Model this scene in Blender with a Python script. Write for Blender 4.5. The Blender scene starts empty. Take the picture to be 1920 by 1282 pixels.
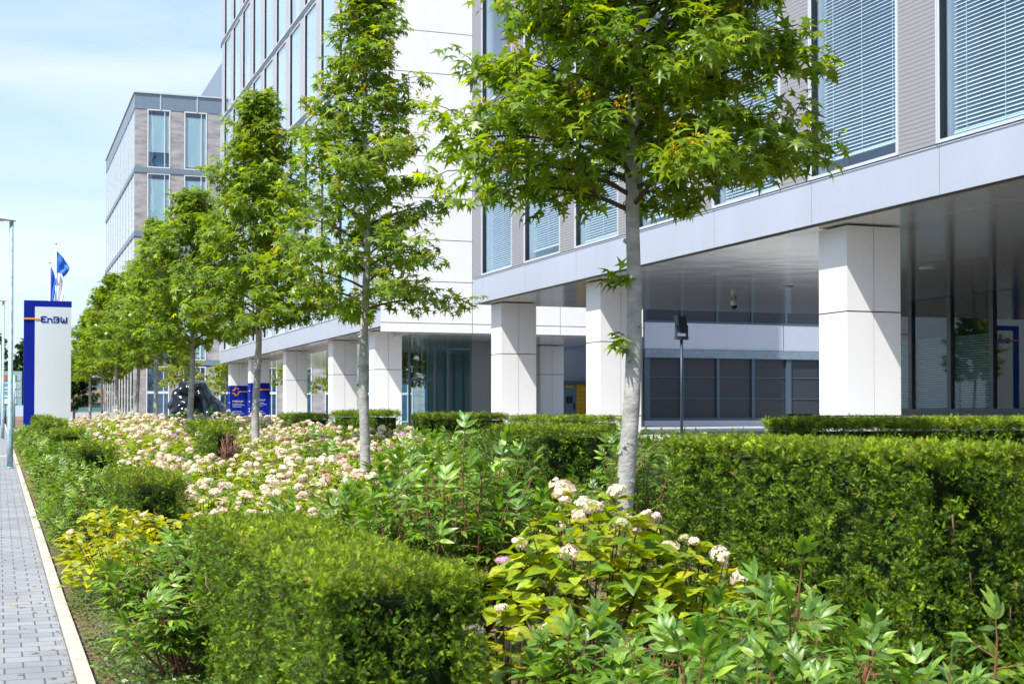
import bpy, math, random
import numpy as np
from mathutils import Vector, Matrix

R = math.radians
C = bpy.data.collections.new("scene"); bpy.context.scene.collection.children.link(C)
S = bpy.context.scene

# ------------------------------------------------------------------ camera
YAW = 19.84
EYE = 1.5
cam = bpy.data.cameras.new("camera"); co = bpy.data.objects.new("camera", cam); C.objects.link(co)
co.location = (0, 0, EYE)
co.rotation_euler = (R(91.1), 0, R(-YAW))
cam.lens = 50; cam.sensor_width = 36
cam.shift_y = 87.0 / 1920
cam.clip_start = 0.1; cam.clip_end = 3000
cam.dof.use_dof = True; cam.dof.focus_distance = 18; cam.dof.aperture_fstop = 11.0
S.camera = co

# ------------------------------------------------------------------ light
SUN = Vector((-1.0, -0.60, 1.62)).normalized()
elev = math.asin(SUN.z); azim = math.atan2(SUN.x, SUN.y)
w = bpy.data.worlds.new("World"); S.world = w; w.use_nodes = True
nt = w.node_tree; nt.nodes.clear()
out = nt.nodes.new("ShaderNodeOutputWorld"); bg = nt.nodes.new("ShaderNodeBackground")
sky = nt.nodes.new("ShaderNodeTexSky"); sky.sky_type = 'NISHITA'; sky.sun_disc = False
sky.sun_elevation = elev; sky.sun_rotation = azim; sky.air_density = 1.0; sky.dust_density = 1.1; sky.ozone_density = 1.4
geo = nt.nodes.new("ShaderNodeTexCoord"); mp = nt.nodes.new("ShaderNodeMapping")
mp.inputs['Scale'].default_value = (1.2, 1.2, 5.5); mp.inputs['Rotation'].default_value = (0.25, 0.3, 0.3)
nz = nt.nodes.new("ShaderNodeTexNoise"); nz.inputs['Scale'].default_value = 2.0; nz.inputs['Detail'].default_value = 7
nz.inputs['Roughness'].default_value = 0.55; nz.inputs['Distortion'].default_value = 0.4
rp = nt.nodes.new("ShaderNodeValToRGB"); rp.color_ramp.elements[0].position = 0.40; rp.color_ramp.elements[1].position = 0.78
rp.color_ramp.elements[0].color = (0.0, 0.0, 0.0, 1)
rp.color_ramp.elements[1].color = (0.85, 0.85, 0.85, 1)
mx = nt.nodes.new("ShaderNodeMixRGB"); mx.inputs['Color2'].default_value = (4.0, 4.3, 4.8, 1)
nt.links.new(geo.outputs['Generated'], mp.inputs[0]); nt.links.new(mp.outputs[0], nz.inputs['Vector'])
nt.links.new(nz.outputs['Fac'], rp.inputs[0]); nt.links.new(rp.outputs[0], mx.inputs['Fac'])
haz = nt.nodes.new("ShaderNodeMixRGB"); haz.inputs[0].default_value = .66; haz.inputs['Color2'].default_value = (2.35, 3.1, 4.3, 1)
nt.links.new(sky.outputs[0], haz.inputs['Color1']); nt.links.new(haz.outputs[0], mx.inputs['Color1']); nt.links.new(mx.outputs[0], bg.inputs[0])
bg.inputs[1].default_value = 0.142
nt.links.new(bg.outputs[0], out.inputs[0])
sl = bpy.data.lights.new("sun", 'SUN'); so = bpy.data.objects.new("sun", sl); C.objects.link(so)
sl.energy = 3.9; sl.angle = R(0.5); sl.color = (1.0, 0.955, 0.88)
so.rotation_euler = SUN.to_track_quat('Z', 'Y').to_euler()
S.view_settings.view_transform = 'Standard'; S.view_settings.look = 'None'
S.view_settings.exposure = 0.9; S.view_settings.gamma = 1
S.cycles.max_bounces = 8; S.cycles.transparent_max_bounces = 10
S.cycles.caustics_reflective = False; S.cycles.caustics_refractive = False
S.cycles.sample_clamp_indirect = 4

# ------------------------------------------------------------------ materials
def newmat(name):
    m = bpy.data.materials.new(name); m.use_nodes = True
    n = m.node_tree.nodes; l = m.node_tree.links
    return m, n, l, n['Principled BSDF']

def mat(name, col, rough=0.6, metal=0.0, var=0.0, vscale=3.0, bump=0.0, bscale=40.0, spec=0.5, col2=None, stretch=(1, 1, 1), coat=0.0):
    m, n, l, b = newmat(name)
    b.inputs['Base Color'].default_value = (*col, 1); b.inputs['Roughness'].default_value = rough
    b.inputs['Metallic'].default_value = metal; b.inputs['Specular IOR Level'].default_value = spec
    b.inputs['Coat Weight'].default_value = coat
    tc = n.new("ShaderNodeTexCoord"); mp = n.new("ShaderNodeMapping"); mp.inputs['Scale'].default_value = stretch
    l.new(tc.outputs['Object'], mp.inputs[0])
    if var > 0 or col2:
        t = n.new("ShaderNodeTexNoise"); t.inputs['Scale'].default_value = vscale; t.inputs['Detail'].default_value = 6
        l.new(mp.outputs[0], t.inputs['Vector'])
        r = n.new("ShaderNodeValToRGB"); r.color_ramp.elements[0].position = .3; r.color_ramp.elements[1].position = .7
        c2 = col2 if col2 else tuple(min(1, c * (1 + var)) for c in col)
        c1 = col if col2 else tuple(c * (1 - var) for c in col)
        r.color_ramp.elements[0].color = (*c1, 1); r.color_ramp.elements[1].color = (*c2, 1)
        l.new(t.outputs['Fac'], r.inputs[0]); l.new(r.outputs[0], b.inputs['Base Color'])
    if bump > 0:
        t = n.new("ShaderNodeTexNoise"); t.inputs['Scale'].default_value = bscale; t.inputs['Detail'].default_value = 4
        l.new(mp.outputs[0], t.inputs['Vector'])
        bp = n.new("ShaderNodeBump"); bp.inputs['Strength'].default_value = bump; bp.inputs['Distance'].default_value = .02
        l.new(t.outputs['Fac'], bp.inputs['Height']); l.new(bp.outputs[0], b.inputs['Normal'])
    return m

def leafmat(name, transl=0.35, rough=0.45, spec=0.4):
    """colour comes from the leaf's own tint attribute"""
    m, n, l, b = newmat(name)
    a = n.new("ShaderNodeAttribute"); a.attribute_name = 'tint'
    b.inputs['Roughness'].default_value = rough; b.inputs['Specular IOR Level'].default_value = spec
    tcn = n.new("ShaderNodeTexCoord"); nzz = n.new("ShaderNodeTexNoise"); nzz.inputs['Scale'].default_value = 38; nzz.inputs['Detail'].default_value = 3
    l.new(tcn.outputs['Object'], nzz.inputs['Vector'])
    rr_ = n.new("ShaderNodeValToRGB"); rr_.color_ramp.elements[0].position = .36; rr_.color_ramp.elements[1].position = .62
    rr_.color_ramp.elements[0].color = (.62, .66, .6, 1); rr_.color_ramp.elements[1].color = (1.12, 1.08, 1.1, 1)
    mm = n.new("ShaderNodeMixRGB"); mm.blend_type = 'MULTIPLY'; mm.inputs[0].default_value = 1
    l.new(nzz.outputs['Fac'], rr_.inputs[0]); l.new(a.outputs['Color'], mm.inputs[1]); l.new(rr_.outputs[0], mm.inputs[2])
    l.new(mm.outputs[0], b.inputs['Base Color'])
    tr = n.new("ShaderNodeBsdfTranslucent")
    hs = n.new("ShaderNodeHueSaturation"); hs.inputs['Value'].default_value = 1.5; hs.inputs['Saturation'].default_value = 1.1
    hs.inputs['Hue'].default_value = 0.485
    l.new(a.outputs['Color'], hs.inputs['Color']); l.new(hs.outputs[0], tr.inputs['Color'])
    mixs = n.new("ShaderNodeMixShader"); mixs.inputs[0].default_value = transl
    l.new(b.outputs[0], mixs.inputs[1]); l.new(tr.outputs[0], mixs.inputs[2])
    l.new(mixs.outputs[0], n['Material Output'].inputs['Surface'])
    return m

def glassmat(name, tint=(.7, .88, .92), base=0.08, power=1.0, rough=0.01, bump=0.0):
    m, n, l, b = newmat(name); n.remove(b)
    tr = n.new("ShaderNodeBsdfTransparent"); tr.inputs[0].default_value = (*tint, 1)
    gl = n.new("ShaderNodeBsdfGlossy"); gl.inputs['Roughness'].default_value = rough; gl.inputs['Color'].default_value = (.93, .97, 1, 1)
    fr = n.new("ShaderNodeLayerWeight"); fr.inputs['Blend'].default_value = .5
    pw = n.new("ShaderNodeMath"); pw.operation = 'POWER'; pw.inputs[1].default_value = 3.6; l.new(fr.outputs['Facing'], pw.inputs[0])
    ma = n.new("ShaderNodeMath"); ma.operation = 'MULTIPLY_ADD'; ma.inputs[1].default_value = power; ma.inputs[2].default_value = base
    ma.use_clamp = True
    l.new(pw.outputs[0], ma.inputs[0])
    mixs = n.new("ShaderNodeMixShader"); l.new(ma.outputs[0], mixs.inputs[0]); l.new(tr.outputs[0], mixs.inputs[1]); l.new(gl.outputs[0], mixs.inputs[2])
    l.new(mixs.outputs[0], n['Material Output'].inputs['Surface'])
    if bump > 0:
        tc = n.new("ShaderNodeTexCoord")
        t = n.new("ShaderNodeTexNoise"); t.inputs['Scale'].default_value = .8; t.inputs['Detail'].default_value = 1
        l.new(tc.outputs['Object'], t.inputs['Vector'])
        bp = n.new("ShaderNodeBump"); bp.inputs['Strength'].default_value = bump; bp.inputs['Distance'].default_value = .05
        l.new(t.outputs['Fac'], bp.inputs['Height']); l.new(bp.outputs[0], gl.inputs['Normal']); l.new(bp.outputs[0], fr.inputs['Normal'])
    return m

M = {}
M['white'] = mat('white_panel', (.765, .77, .78), .42, var=.025, vscale=1.6, stretch=(1.5, 1.5, .22))
M['seam'] = mat('dark_seam', (.05, .05, .055), .8)
M['fascia'] = mat('fascia_metal', (.48, .52, .60), .36, metal=.3, var=.04, vscale=.9, stretch=(1, 1, .3))
M['alu'] = mat('aluminium', (.62, .65, .70), .35, metal=.3)
M['alu_white'] = mat('pale_aluminium', (.72, .74, .76), .35, metal=.1)
M['dark_alu'] = mat('dark_aluminium', (.10, .12, .14), .4, metal=.4)
M['black'] = mat('black_gasket', (.01, .014, .02), .5)
M['grille'] = mat('dark_grille', (.03, .036, .046), .55, metal=.2, var=.2, vscale=14, stretch=(1, 1, 8))
M['blue_band'] = mat('grey_blue_band', (.20, .27, .33), .45, metal=.3, var=.12, vscale=6)
M['stone'] = mat('brown_grey_stone', (.24, .235, .245), .8, col2=(.44, .42, .42), vscale=1.1, bump=.3, bscale=12, stretch=(1, 1, 3))
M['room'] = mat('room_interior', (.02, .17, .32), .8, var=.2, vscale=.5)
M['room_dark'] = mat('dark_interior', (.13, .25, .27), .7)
M['slat'] = mat('blind_slat', (.86, .88, .90), .45)
M['curtain'] = mat('pale_curtain', (.76, .86, .94), .8, col2=(.46, .68, .86), vscale=1.6, stretch=(1.3, 1.3, .12))
M['curtain_c'] = mat('pale_curtain_teal', (.80, .90, .92), .8, col2=(.58, .78, .84), vscale=2.2, stretch=(1.6, 1.6, .15))
M['glass'] = glassmat('window_glass', (.76, .90, .96), .10, .9, .01, .05)
M['glass_far'] = glassmat('tall_window_glass', (.84, .96, 1.0), .22, 1.0, .02, .15)
M['glass_dark'] = glassmat('lobby_glass', (.58, .80, .82), .05, .9)
M['galv'] = mat('galvanised_steel', (.33, .47, .50), .45, metal=.35, var=.22, vscale=9)
M['galv_d'] = mat('dark_painted_steel', (.03, .05, .075), .45, metal=.2)
M['blue'] = mat('blue_enamel', (.002, .014, .24), .5, spec=.15)
M['signwhite'] = mat('sign_panel', (.60, .66, .69), .45, metal=.1, var=.03, vscale=.6)
M['letter'] = mat('blue_letter', (.004, .035, .36), .5, spec=.15)
M['orange'] = mat('orange_enamel', (.80, .30, .02), .45)
M['pure_white'] = mat('white_lettering', (.8, .8, .8), .5)
M['yellow'] = mat('yellow_enamel', (.80, .47, .01), .45)
M['blackstone'] = mat('polished_black_stone', (.004, .008, .016), .14, spec=.5, bump=.05, bscale=1.6)
M['concrete'] = mat('concrete', (.42, .41, .39), .85, var=.12, vscale=4, bump=.2, bscale=60)
M['kerb'] = mat('kerb_concrete', (.44, .40, .34), .85, var=.09, vscale=7, bump=.25, bscale=90)
M['road'] = mat('asphalt', (.06, .06, .062), .9, var=.2, vscale=30, bump=.3, bscale=120)
M['bark'] = mat('grey_bark', (.22, .22, .21), .85, col2=(.44, .435, .41), vscale=6, bump=.5, bscale=22, stretch=(1, 1, 1.6))
M['twig'] = mat('brown_twig', (.07, .05, .035), .85)
M['red_twig'] = mat('reddish_stem', (.22, .09, .05), .7)
M['deadwood'] = mat('dead_branches', (.24, .12, .08), .85, var=.3, vscale=8)
M['hedge_in'] = mat('inner_shade_foliage', (.012, .022, .006), 1.0, var=.3, vscale=30, spec=.1)  # near-black colour paints the shade deep inside the hedges
M['leaf_tree'] = leafmat('sweetgum_leaf', .52, .36, .5)
M['leaf_soft'] = leafmat('shrub_leaf', .36, .36, .5)
M['leaf_yew'] = leafmat('yew_needles', .16, .5, .3)
M['petal'] = leafmat('flower_petal', .25, .7, .2)
M['cloth_blue'] = mat('blue_flag_cloth', (.03, .16, .68), .8)
M['cloth_white'] = mat('white_flag_cloth', (.75, .76, .82), .8)
M['gravel'] = mat('pebble_facade', (.42, .33, .25), .9, var=.25, vscale=6, bump=.4, bscale=20)
M['red'] = mat('red_panel', (.55, .12, .06), .5)
M['cyan'] = mat('blue_price_panel', (.10, .42, .65), .5)
M['dome'] = mat('white_plastic', (.75, .75, .75), .4)

def soil_material():
    m, n, l, b = newmat('soil_and_mulch')
    tc = n.new("ShaderNodeTexCoord")
    t = n.new("ShaderNodeTexNoise"); t.inputs['Scale'].default_value = 1.6; t.inputs['Detail'].default_value = 6
    t2 = n.new("ShaderNodeTexVoronoi"); t2.inputs['Scale'].default_value = 55
    l.new(tc.outputs['Object'], t.inputs['Vector']); l.new(tc.outputs['Object'], t2.inputs['Vector'])
    r = n.new("ShaderNodeValToRGB")
    r.color_ramp.elements[0].position = 0; r.color_ramp.elements[0].color = (.10, .062, .035, 1)
    r.color_ramp.elements[1].position = 1; r.color_ramp.elements[1].color = (.42, .29, .18, 1)
    l.new(t2.outputs['Color'], r.inputs[0])
    mxx = n.new("ShaderNodeMixRGB"); mxx.blend_type = 'MULTIPLY'; mxx.inputs[0].default_value = .6
    l.new(r.outputs[0], mxx.inputs[1]); l.new(t.outputs['Fac'], mxx.inputs[2]); l.new(mxx.outputs[0], b.inputs['Base Color'])
    b.inputs['Roughness'].default_value = .95
    bp = n.new("ShaderNodeBump"); bp.inputs['Strength'].default_value = .9; bp.inputs['Distance'].default_value = .02
    l.new(t2.outputs['Distance'], bp.inputs['Height']); l.new(bp.outputs[0], b.inputs['Normal'])
    return m
M['soil'] = soil_material()

def paver_material(name, bw, bh, c1, c2, off=(0, 0), mortar=.006, mcol=(.10, .10, .10)):
    m, n, l, b = newmat(name)
    tc = n.new("ShaderNodeTexCoord"); mp = n.new("ShaderNodeMapping"); mp.inputs['Location'].default_value = (off[0], off[1], 0)
    br = n.new("ShaderNodeTexBrick"); br.inputs['Scale'].default_value = 1
    br.inputs['Brick Width'].default_value = bw; br.inputs['Row Height'].default_value = bh; br.offset = .5
    br.inputs['Mortar Size'].default_value = mortar; br.inputs['Mortar Smooth'].default_value = .3
    br.inputs['Color1'].default_value = (*c1, 1); br.inputs['Color2'].default_value = (*c2, 1); br.inputs['Mortar'].default_value = (*mcol, 1)
    br.inputs['Bias'].default_value = -.2
    l.new(tc.outputs['Object'], mp.inputs[0]); l.new(mp.outputs[0], br.inputs['Vector'])
    t = n.new("ShaderNodeTexNoise"); t.inputs['Scale'].default_value = 90; t.inputs['Detail'].default_value = 3
    l.new(tc.outputs['Object'], t.inputs['Vector'])
    t3 = n.new("ShaderNodeTexNoise"); t3.inputs['Scale'].default_value = 1.3; t3.inputs['Detail'].default_value = 5
    l.new(tc.outputs['Object'], t3.inputs['Vector'])
    r = n.new("ShaderNodeValToRGB"); r.color_ramp.elements[0].color = (.72, .72, .72, 1); r.color_ramp.elements[1].color = (1, 1, 1, 1)
    r.color_ramp.elements[0].position = .3; r.color_ramp.elements[1].position = .6
    l.new(t.outputs['Fac'], r.inputs[0])
    r3 = n.new("ShaderNodeValToRGB"); r3.color_ramp.elements[0].color = (.84, .83, .80, 1); r3.color_ramp.elements[1].color = (1, 1, 1, 1)
    r3.color_ramp.elements[0].position = .35; r3.color_ramp.elements[1].position = .55
    l.new(t3.outputs['Fac'], r3.inputs[0])
    m1 = n.new("ShaderNodeMixRGB"); m1.blend_type = 'MULTIPLY'; m1.inputs[0].default_value = 1
    m2 = n.new("ShaderNodeMixRGB"); m2.blend_type = 'MULTIPLY'; m2.inputs[0].default_value = 1
    l.new(br.outputs['Color'], m1.inputs[1]); l.new(r.outputs[0], m1.inputs[2])
    l.new(m1.outputs[0], m2.inputs[1]); l.new(r3.outputs[0], m2.inputs[2]); l.new(m2.outputs[0], b.inputs['Base Color'])
    b.inputs['Roughness'].default_value = .85
    bp = n.new("ShaderNodeBump"); bp.inputs['Strength'].default_value = .6; bp.inputs['Distance'].default_value = .01; bp.invert = True
    l.new(br.outputs['Fac'], bp.inputs['Height']); l.new(bp.outputs[0], b.inputs['Normal'])
    return m
M['paver'] = paver_material('grey_paving_stones', .214, .20, (.30, .315, .335), (.235, .25, .27), off=(0.065, 0))
M['plaza'] = paver_material('plaza_slabs', .6, .6, (.46, .46, .45), (.40, .40, .40))

def soffit_material():
    m, n, l, b = newmat('glossy_soffit_panels')
    tc = n.new("ShaderNodeTexCoord")
    br = n.new("ShaderNodeTexBrick"); br.inputs['Scale'].default_value = 1; br.offset = 0
    br.inputs['Brick Width'].default_value = 1.4; br.inputs['Row Height'].default_value = 3.77
    br.inputs['Mortar Size'].default_value = .022
    br.inputs['Color1'].default_value = (.66, .66, .64, 1); br.inputs['Color2'].default_value = (.60, .605, .60, 1)
    br.inputs['Mortar'].default_value = (.75, .75, .72, 1)
    l.new(tc.outputs['Object'], br.inputs['Vector']); l.new(br.outputs['Color'], b.inputs['Base Color'])
    b.inputs['Metallic'].default_value = .45; b.inputs['Roughness'].default_value = .11
    t = n.new("ShaderNodeTexNoise"); t.inputs['Scale'].default_value = 1.0; t.inputs['Detail'].default_value = 1
    l.new(tc.outputs['Object'], t.inputs['Vector'])
    bp = n.new("ShaderNodeBump"); bp.inputs['Strength'].default_value = .25; bp.inputs['Distance'].default_value = .02
    l.new(t.outputs['Fac'], bp.inputs['Height']); l.new(bp.outputs[0], b.inputs['Normal'])
    return m
M['soffit'] = soffit_material()

def ribbed_material():
    """perforated brown-grey metal panel with painted horizontal rib shadows and moire"""
    m, n, l, b = newmat('ribbed_grey_panel')
    tc = n.new("ShaderNodeTexCoord")
    wv = n.new("ShaderNodeTexWave"); wv.wave_type = 'BANDS'; wv.bands_direction = 'Z'; wv.inputs['Scale'].default_value = 4.4
    wv.inputs['Distortion'].default_value = 1.2; wv.inputs['Detail'].default_value = 1; wv.inputs['Detail Scale'].default_value = .6
    l.new(tc.outputs['Object'], wv.inputs['Vector'])
    r = n.new("ShaderNodeValToRGB"); r.color_ramp.elements[0].color = (.24, .235, .25, 1); r.color_ramp.elements[1].color = (.36, .35, .37, 1)  # darker and lighter bands paint the shade between the ribs
    l.new(wv.outputs['Fac'], r.inputs[0]); l.new(r.outputs[0], b.inputs['Base Color'])
    b.inputs['Roughness'].default_value = .5; b.inputs['Metallic'].default_value = .2
    return m
M['rib'] = ribbed_material()
M['pale_rib'] = mat('pale_grey_panel', (.46, .465, .49), .45, metal=.3, var=.06, vscale=2)

# ------------------------------------------------------------------ helpers
def setp(o, label=None, cat=None, group=None, kind=None):
    if label: o['label'] = label
    if cat: o['category'] = cat
    if group: o['group'] = group
    if kind: o['kind'] = kind
    return o

def thing(name, label, cat, loc=(0, 0, 0), rz=0, group=None):
    o = bpy.data.objects.new(name, None); C.objects.link(o)
    o.location = loc; o.rotation_euler = (0, 0, rz); o.empty_display_size = .3
    return setp(o, label, cat, group)

def link(o, parent=None, world=True):
    C.objects.link(o)
    if parent is not None:
        o.parent = parent
        if world:
            # children modelled in world coordinates
            p = parent; m = Matrix.Identity(4)
            chain = []
            while p: chain.append(p); p = p.parent
            for q in reversed(chain):
                m = m @ q.matrix_parent_inverse @ q.matrix_basis if q.parent else m @ q.matrix_basis
            o.matrix_parent_inverse = m.inverted()
    return o

class MB:
    def __init__(s): s.v = []; s.f = []; s.m = []; s.sm = []
    def quad(s, a, b, c, d, mi=0, sm=False):
        n = len(s.v); s.v += [tuple(a), tuple(b), tuple(c), tuple(d)]; s.f.append((n, n + 1, n + 2, n + 3)); s.m.append(mi); s.sm.append(sm)
    def box(s, x0, x1, y0, y1, z0, z1, mi=0):
        if x0 > x1: x0, x1 = x1, x0
        if y0 > y1: y0, y1 = y1, y0
        n = len(s.v)
        s.v += [(x0, y0, z0), (x1, y0, z0), (x1, y1, z0), (x0, y1, z0), (x0, y0, z1), (x1, y0, z1), (x1, y1, z1), (x0, y1, z1)]
        for f in ((0, 3, 2, 1), (4, 5, 6, 7), (0, 1, 5, 4), (1, 2, 6, 5), (2, 3, 7, 6), (3, 0, 4, 7)):
            s.f.append(tuple(n + i for i in f)); s.m.append(mi); s.sm.append(False)
        return s
    def tube(s, pts, rad, seg=8, mi=0, cap=True):
        pts = [Vector(p) for p in pts]; k = len(pts)
        if not hasattr(rad, '__len__'): rad = [rad] * k
        base = len(s.v)
        up0 = None
        for i, p in enumerate(pts):
            d = (pts[min(i + 1, k - 1)] - pts[max(i - 1, 0)])
            d = d.normalized() if d.length > 1e-9 else Vector((0, 0, 1))
            if up0 is None:
                up0 = Vector((1, 0, 0)) if abs(d.x) < .9 else Vector((0, 1, 0))
            a = (up0 - d * up0.dot(d)); a = a.normalized() if a.length > 1e-6 else d.orthogonal().normalized()
            up0 = a; b = d.cross(a)
            for j in range(seg):
                t = 2 * math.pi * j / seg
                s.v.append(tuple(p + (a * math.cos(t) + b * math.sin(t)) * rad[i]))
        for i in range(k - 1):
            for j in range(seg):
                j2 = (j + 1) % seg
                s.f.append((base + i * seg + j, base + i * seg + j2, base + (i + 1) * seg + j2, base + (i + 1) * seg + j)); s.m.append(mi); s.sm.append(True)
        if cap:
            s.f.append(tuple(base + j for j in reversed(range(seg)))); s.m.append(mi); s.sm.append(False)
            s.f.append(tuple(base + (k - 1) * seg + j for j in range(seg))); s.m.append(mi); s.sm.append(False)
        return s
    def mesh(s, name, mats):
        me = bpy.data.meshes.new(name); me.from_pydata(s.v, [], s.f)
        if not isinstance(mats, (list, tuple)): mats = [mats]
        for m in mats: me.materials.append(m)
        me.polygons.foreach_set('material_index', s.m); me.polygons.foreach_set('use_smooth', s.sm)
        me.update(); return me
    def build(s, name, mats, parent=None, world=True, bevel=0):
        o = bpy.data.objects.new(name, s.mesh(name, mats)); link(o, parent, world)
        if bevel:
            b = o.modifiers.new('bevel', 'BEVEL'); b.width = bevel; b.segments = 2; b.limit_method = 'ANGLE'
        return o

def smooth(t):
    t = np.clip(t, 0, 1); return t * t * (3 - 2 * t)
def gz(x, y):
    road = np.clip(.0075 * (np.asarray(y, float) - 12), 0, .95)
    P = np.clip(.25 + .022 * (np.asarray(y, float) - 14), .16, 1.0)
    P = np.maximum(P, road)
    z = road + (P - road) * smooth((np.asarray(x, float) - .5) / 3.2)
    return z + (1.0 - z) * smooth((np.asarray(x, float) - 6) / 6)

def sheet(name, xs, ys, m, dz=0.0, kind='structure'):
    X, Y = np.meshgrid(xs, ys); Z = gz(X, Y) + dz
    V = np.stack([X.ravel(), Y.ravel(), Z.ravel()], 1); nx = len(xs); ny = len(ys)
    F = [(j * nx + i, j * nx + i + 1, (j + 1) * nx + i + 1, (j + 1) * nx + i) for j in range(ny - 1) for i in range(nx - 1)]
    me = bpy.data.meshes.new(name); me.from_pydata(V.tolist(), [], F); me.materials.append(m)
    me.polygons.foreach_set('use_smooth', [True] * len(F)); me.update()
    o = bpy.data.objects.new(name, me); C.objects.link(o); o['kind'] = kind
    return o

# --- scattering of leaf-sized faces, all numpy
def unit(a): return a / np.maximum(np.linalg.norm(a, axis=-1, keepdims=True), 1e-9)
def leafmesh(name, tV, tF, pos, axis, normal, scale, tint, m):
    """one mesh of many copies of a small template: x = width, y = along the axis, z = normal"""
    tV = np.asarray(tV, float); tF = np.asarray(tF, int)
    y = unit(axis); n0 = normal - y * np.sum(normal * y, 1, keepdims=True); z = unit(n0 + 1e-6); x = np.cross(y, z)
    sc = np.asarray(scale, float)
    if sc.ndim == 1: sc = sc[:, None]
    V = (x[:, None, :] * tV[None, :, 0:1] + y[:, None, :] * tV[None, :, 1:2] + z[:, None, :] * tV[None, :, 2:3]) * sc[:, None, :] + pos[:, None, :]
    N, k = len(pos), len(tV)
    V = V.reshape(-1, 3); F = (tF[None] + (np.arange(N) * k)[:, None, None]).reshape(-1, tF.shape[1])
    me = bpy.data.meshes.new(name)
    me.vertices.add(len(V)); me.vertices.foreach_set('co', V.astype(np.float32).ravel())
    me.loops.add(F.size); me.loops.foreach_set('vertex_index', F.astype(np.int32).ravel())
    me.polygons.add(len(F)); me.polygons.foreach_set('loop_start', (np.arange(len(F)) * F.shape[1]).astype(np.int32))
    me.polygons.foreach_set('loop_total', np.full(len(F), F.shape[1], np.int32))
    me.update(calc_edges=True)
    at = me.attributes.new('tint', 'FLOAT_COLOR', 'POINT')
    col = np.ones((N, k, 4), np.float32); col[:, :, :3] = np.asarray(tint)[:, None, :]
    at.data.foreach_set('color', col.ravel())
    me.materials.append(m)
    return me

def star_template():
    V = [(0, .32, .03)]; 
    tips = [(-.48, .02), (-.60, .52), (0, 1.0), (.60, .52), (.48, .02)]
    inn = [(-.19, .27), (-.13, .47), (.13, .47), (.19, .27)]
    ring = [(0, 0, 0)]
    for i, t in enumerate(tips):
        ring.append((t[0], t[1], -.13))
        if i < 4: ring.append((inn[i][0], inn[i][1], .05))
    V += ring
    n = len(ring)
    F = [(0, 1 + i, 1 + (i + 1) % n) for i in range(n)]
    # ring runs clockwise seen from +z: flip
    F = [(a, c, b) for a, b, c in F]
    return V, F
STAR = star_template()
def lance_template(wd=.17, n=4, droop=.12):
    V = []; F = []
    for i in range(n + 1):
        t = i / n; ww = wd * math.sin(math.pi * (t ** .8)) if 0 < i < n else .005
        z = -droop * t * t
        V += [(-ww, t, z + .25 * ww), (0, t, z), (ww, t, z + .25 * ww)]
    for i in range(n):
        a = i * 3
        F += [(a, a + 1, a + 4, a + 3), (a + 1, a + 2, a + 5, a + 4)]
    return V, F
LANCE = lance_template(.16, 5, .34)
OVATE = lance_template(.36, 4, .22)
SMALL = ([(0, 0, 0), (.3, .45, .05), (0, 1, 0), (-.3, .45, .05)], [(0, 1, 2, 3)])
def sprig_template():
    V = []; F = []
    for i in range(5):
        t = .08 + .2 * i; L = .42 - .05 * i
        for sgn in (-1, 1):
            b = len(V); V += [(0, t - .06, 0), (0, t + .07, 0), (sgn * L, t + .26, .07 * (1 if i % 2 else -1))]
            F.append((b, b + 1, b + 2) if sgn < 0 else (b + 1, b, b + 2))
    b = len(V); V += [(-.06, .85, 0), (.06, .85, 0), (0, 1.25, 0)]; F.append((b, b + 1, b + 2))
    return V, F
SPRIG = sprig_template()

def tints(rng, n, cols, jit=.12):
    cols = np.asarray(cols, float); idx = rng.integers(0, len(cols), n); mixi = rng.integers(0, len(cols), n); t = rng.random((n, 1))
    c = cols[idx] * (1 - .5 * t) + cols[mixi] * (.5 * t)
    return np.clip(c * (1 + jit * rng.standard_normal((n, 1))), .002, .95)

# ------------------------------------------------------------------ ground, roads
def rng_(a, b, s): return list(np.arange(a, b, s)) + [b]
xs = [-600, -200, -60, -20, -8, -3] + rng_(-1, .42, .5)[:-1] + rng_(.5, 12.5, .4) + [14, 18, 25, 40, 80, 200, 600]
ys = [-300, -60, -10, 0] + rng_(1, 30, 1.0) + rng_(32, 140, 4) + [160, 200, 300, 500, 1500]
sheet('ground', sorted(set(round(float(a), 3) for a in xs)), sorted(set(round(float(a), 3) for a in ys)), M['soil'], -.03)
ysr = rng_(-10, 12, 2) + rng_(14, 150, 4)
sheet('pavement', [-3.2, -1, .42], sorted(set(ysr)), M['paver'], 0.0)
sheet('road', [-12, -3.3], sorted(set(ysr + [200., 400.])), M['road'], -.02)
sheet('plaza_paving', [12.3, 16, 22, 34, 60], rng_(0, 160, 8), M['plaza'], 0.01)
# kerb stones along the bed
k = MB()
for i in range(-4, 120):
    y0 = i * 1.0 + .006; y1 = (i + 1) * 1.0 - .006
    za = float(gz(.4, y0)); 
    zb = float(gz(.4, y1)); n = len(k.v)
    k.v += [(.425, y0, za - .1), (.51, y0, za - .1), (.51, y1, zb - .1), (.425, y1, zb - .1), (.425, y0, za + .02), (.437, y0, za + .033), (.51, y0, za + .033),
            (.425, y1, zb + .02), (.437, y1, zb + .033), (.51, y1, zb + .033)]
    for f in ((0, 4, 7, 3), (4, 5, 8, 7), (5, 6, 9, 8), (6, 1, 2, 9), (0, 1, 6, 5, 4), (3, 7, 8, 9, 2)):
        k.f.append(tuple(n + q for q in f)); k.m.append(0); k.sm.append(False)
setp(k.build('kerb', M['kerb']), kind='structure')
k = MB(); z = float(gz(0, 46.5)) + .008; k.quad((-3, 46.3, z), (.42, 46.3, z), (.42, 46.75, z + .003), (-3, 46.75, z + .003))
setp(k.build('painted_line', M['pure_white']), kind='structure')

# ------------------------------------------------------------------ buildings
MOD = 3.77
SOF = 5.0; FT = 5.81; ST = 5.22
FX = 14.0

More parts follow.
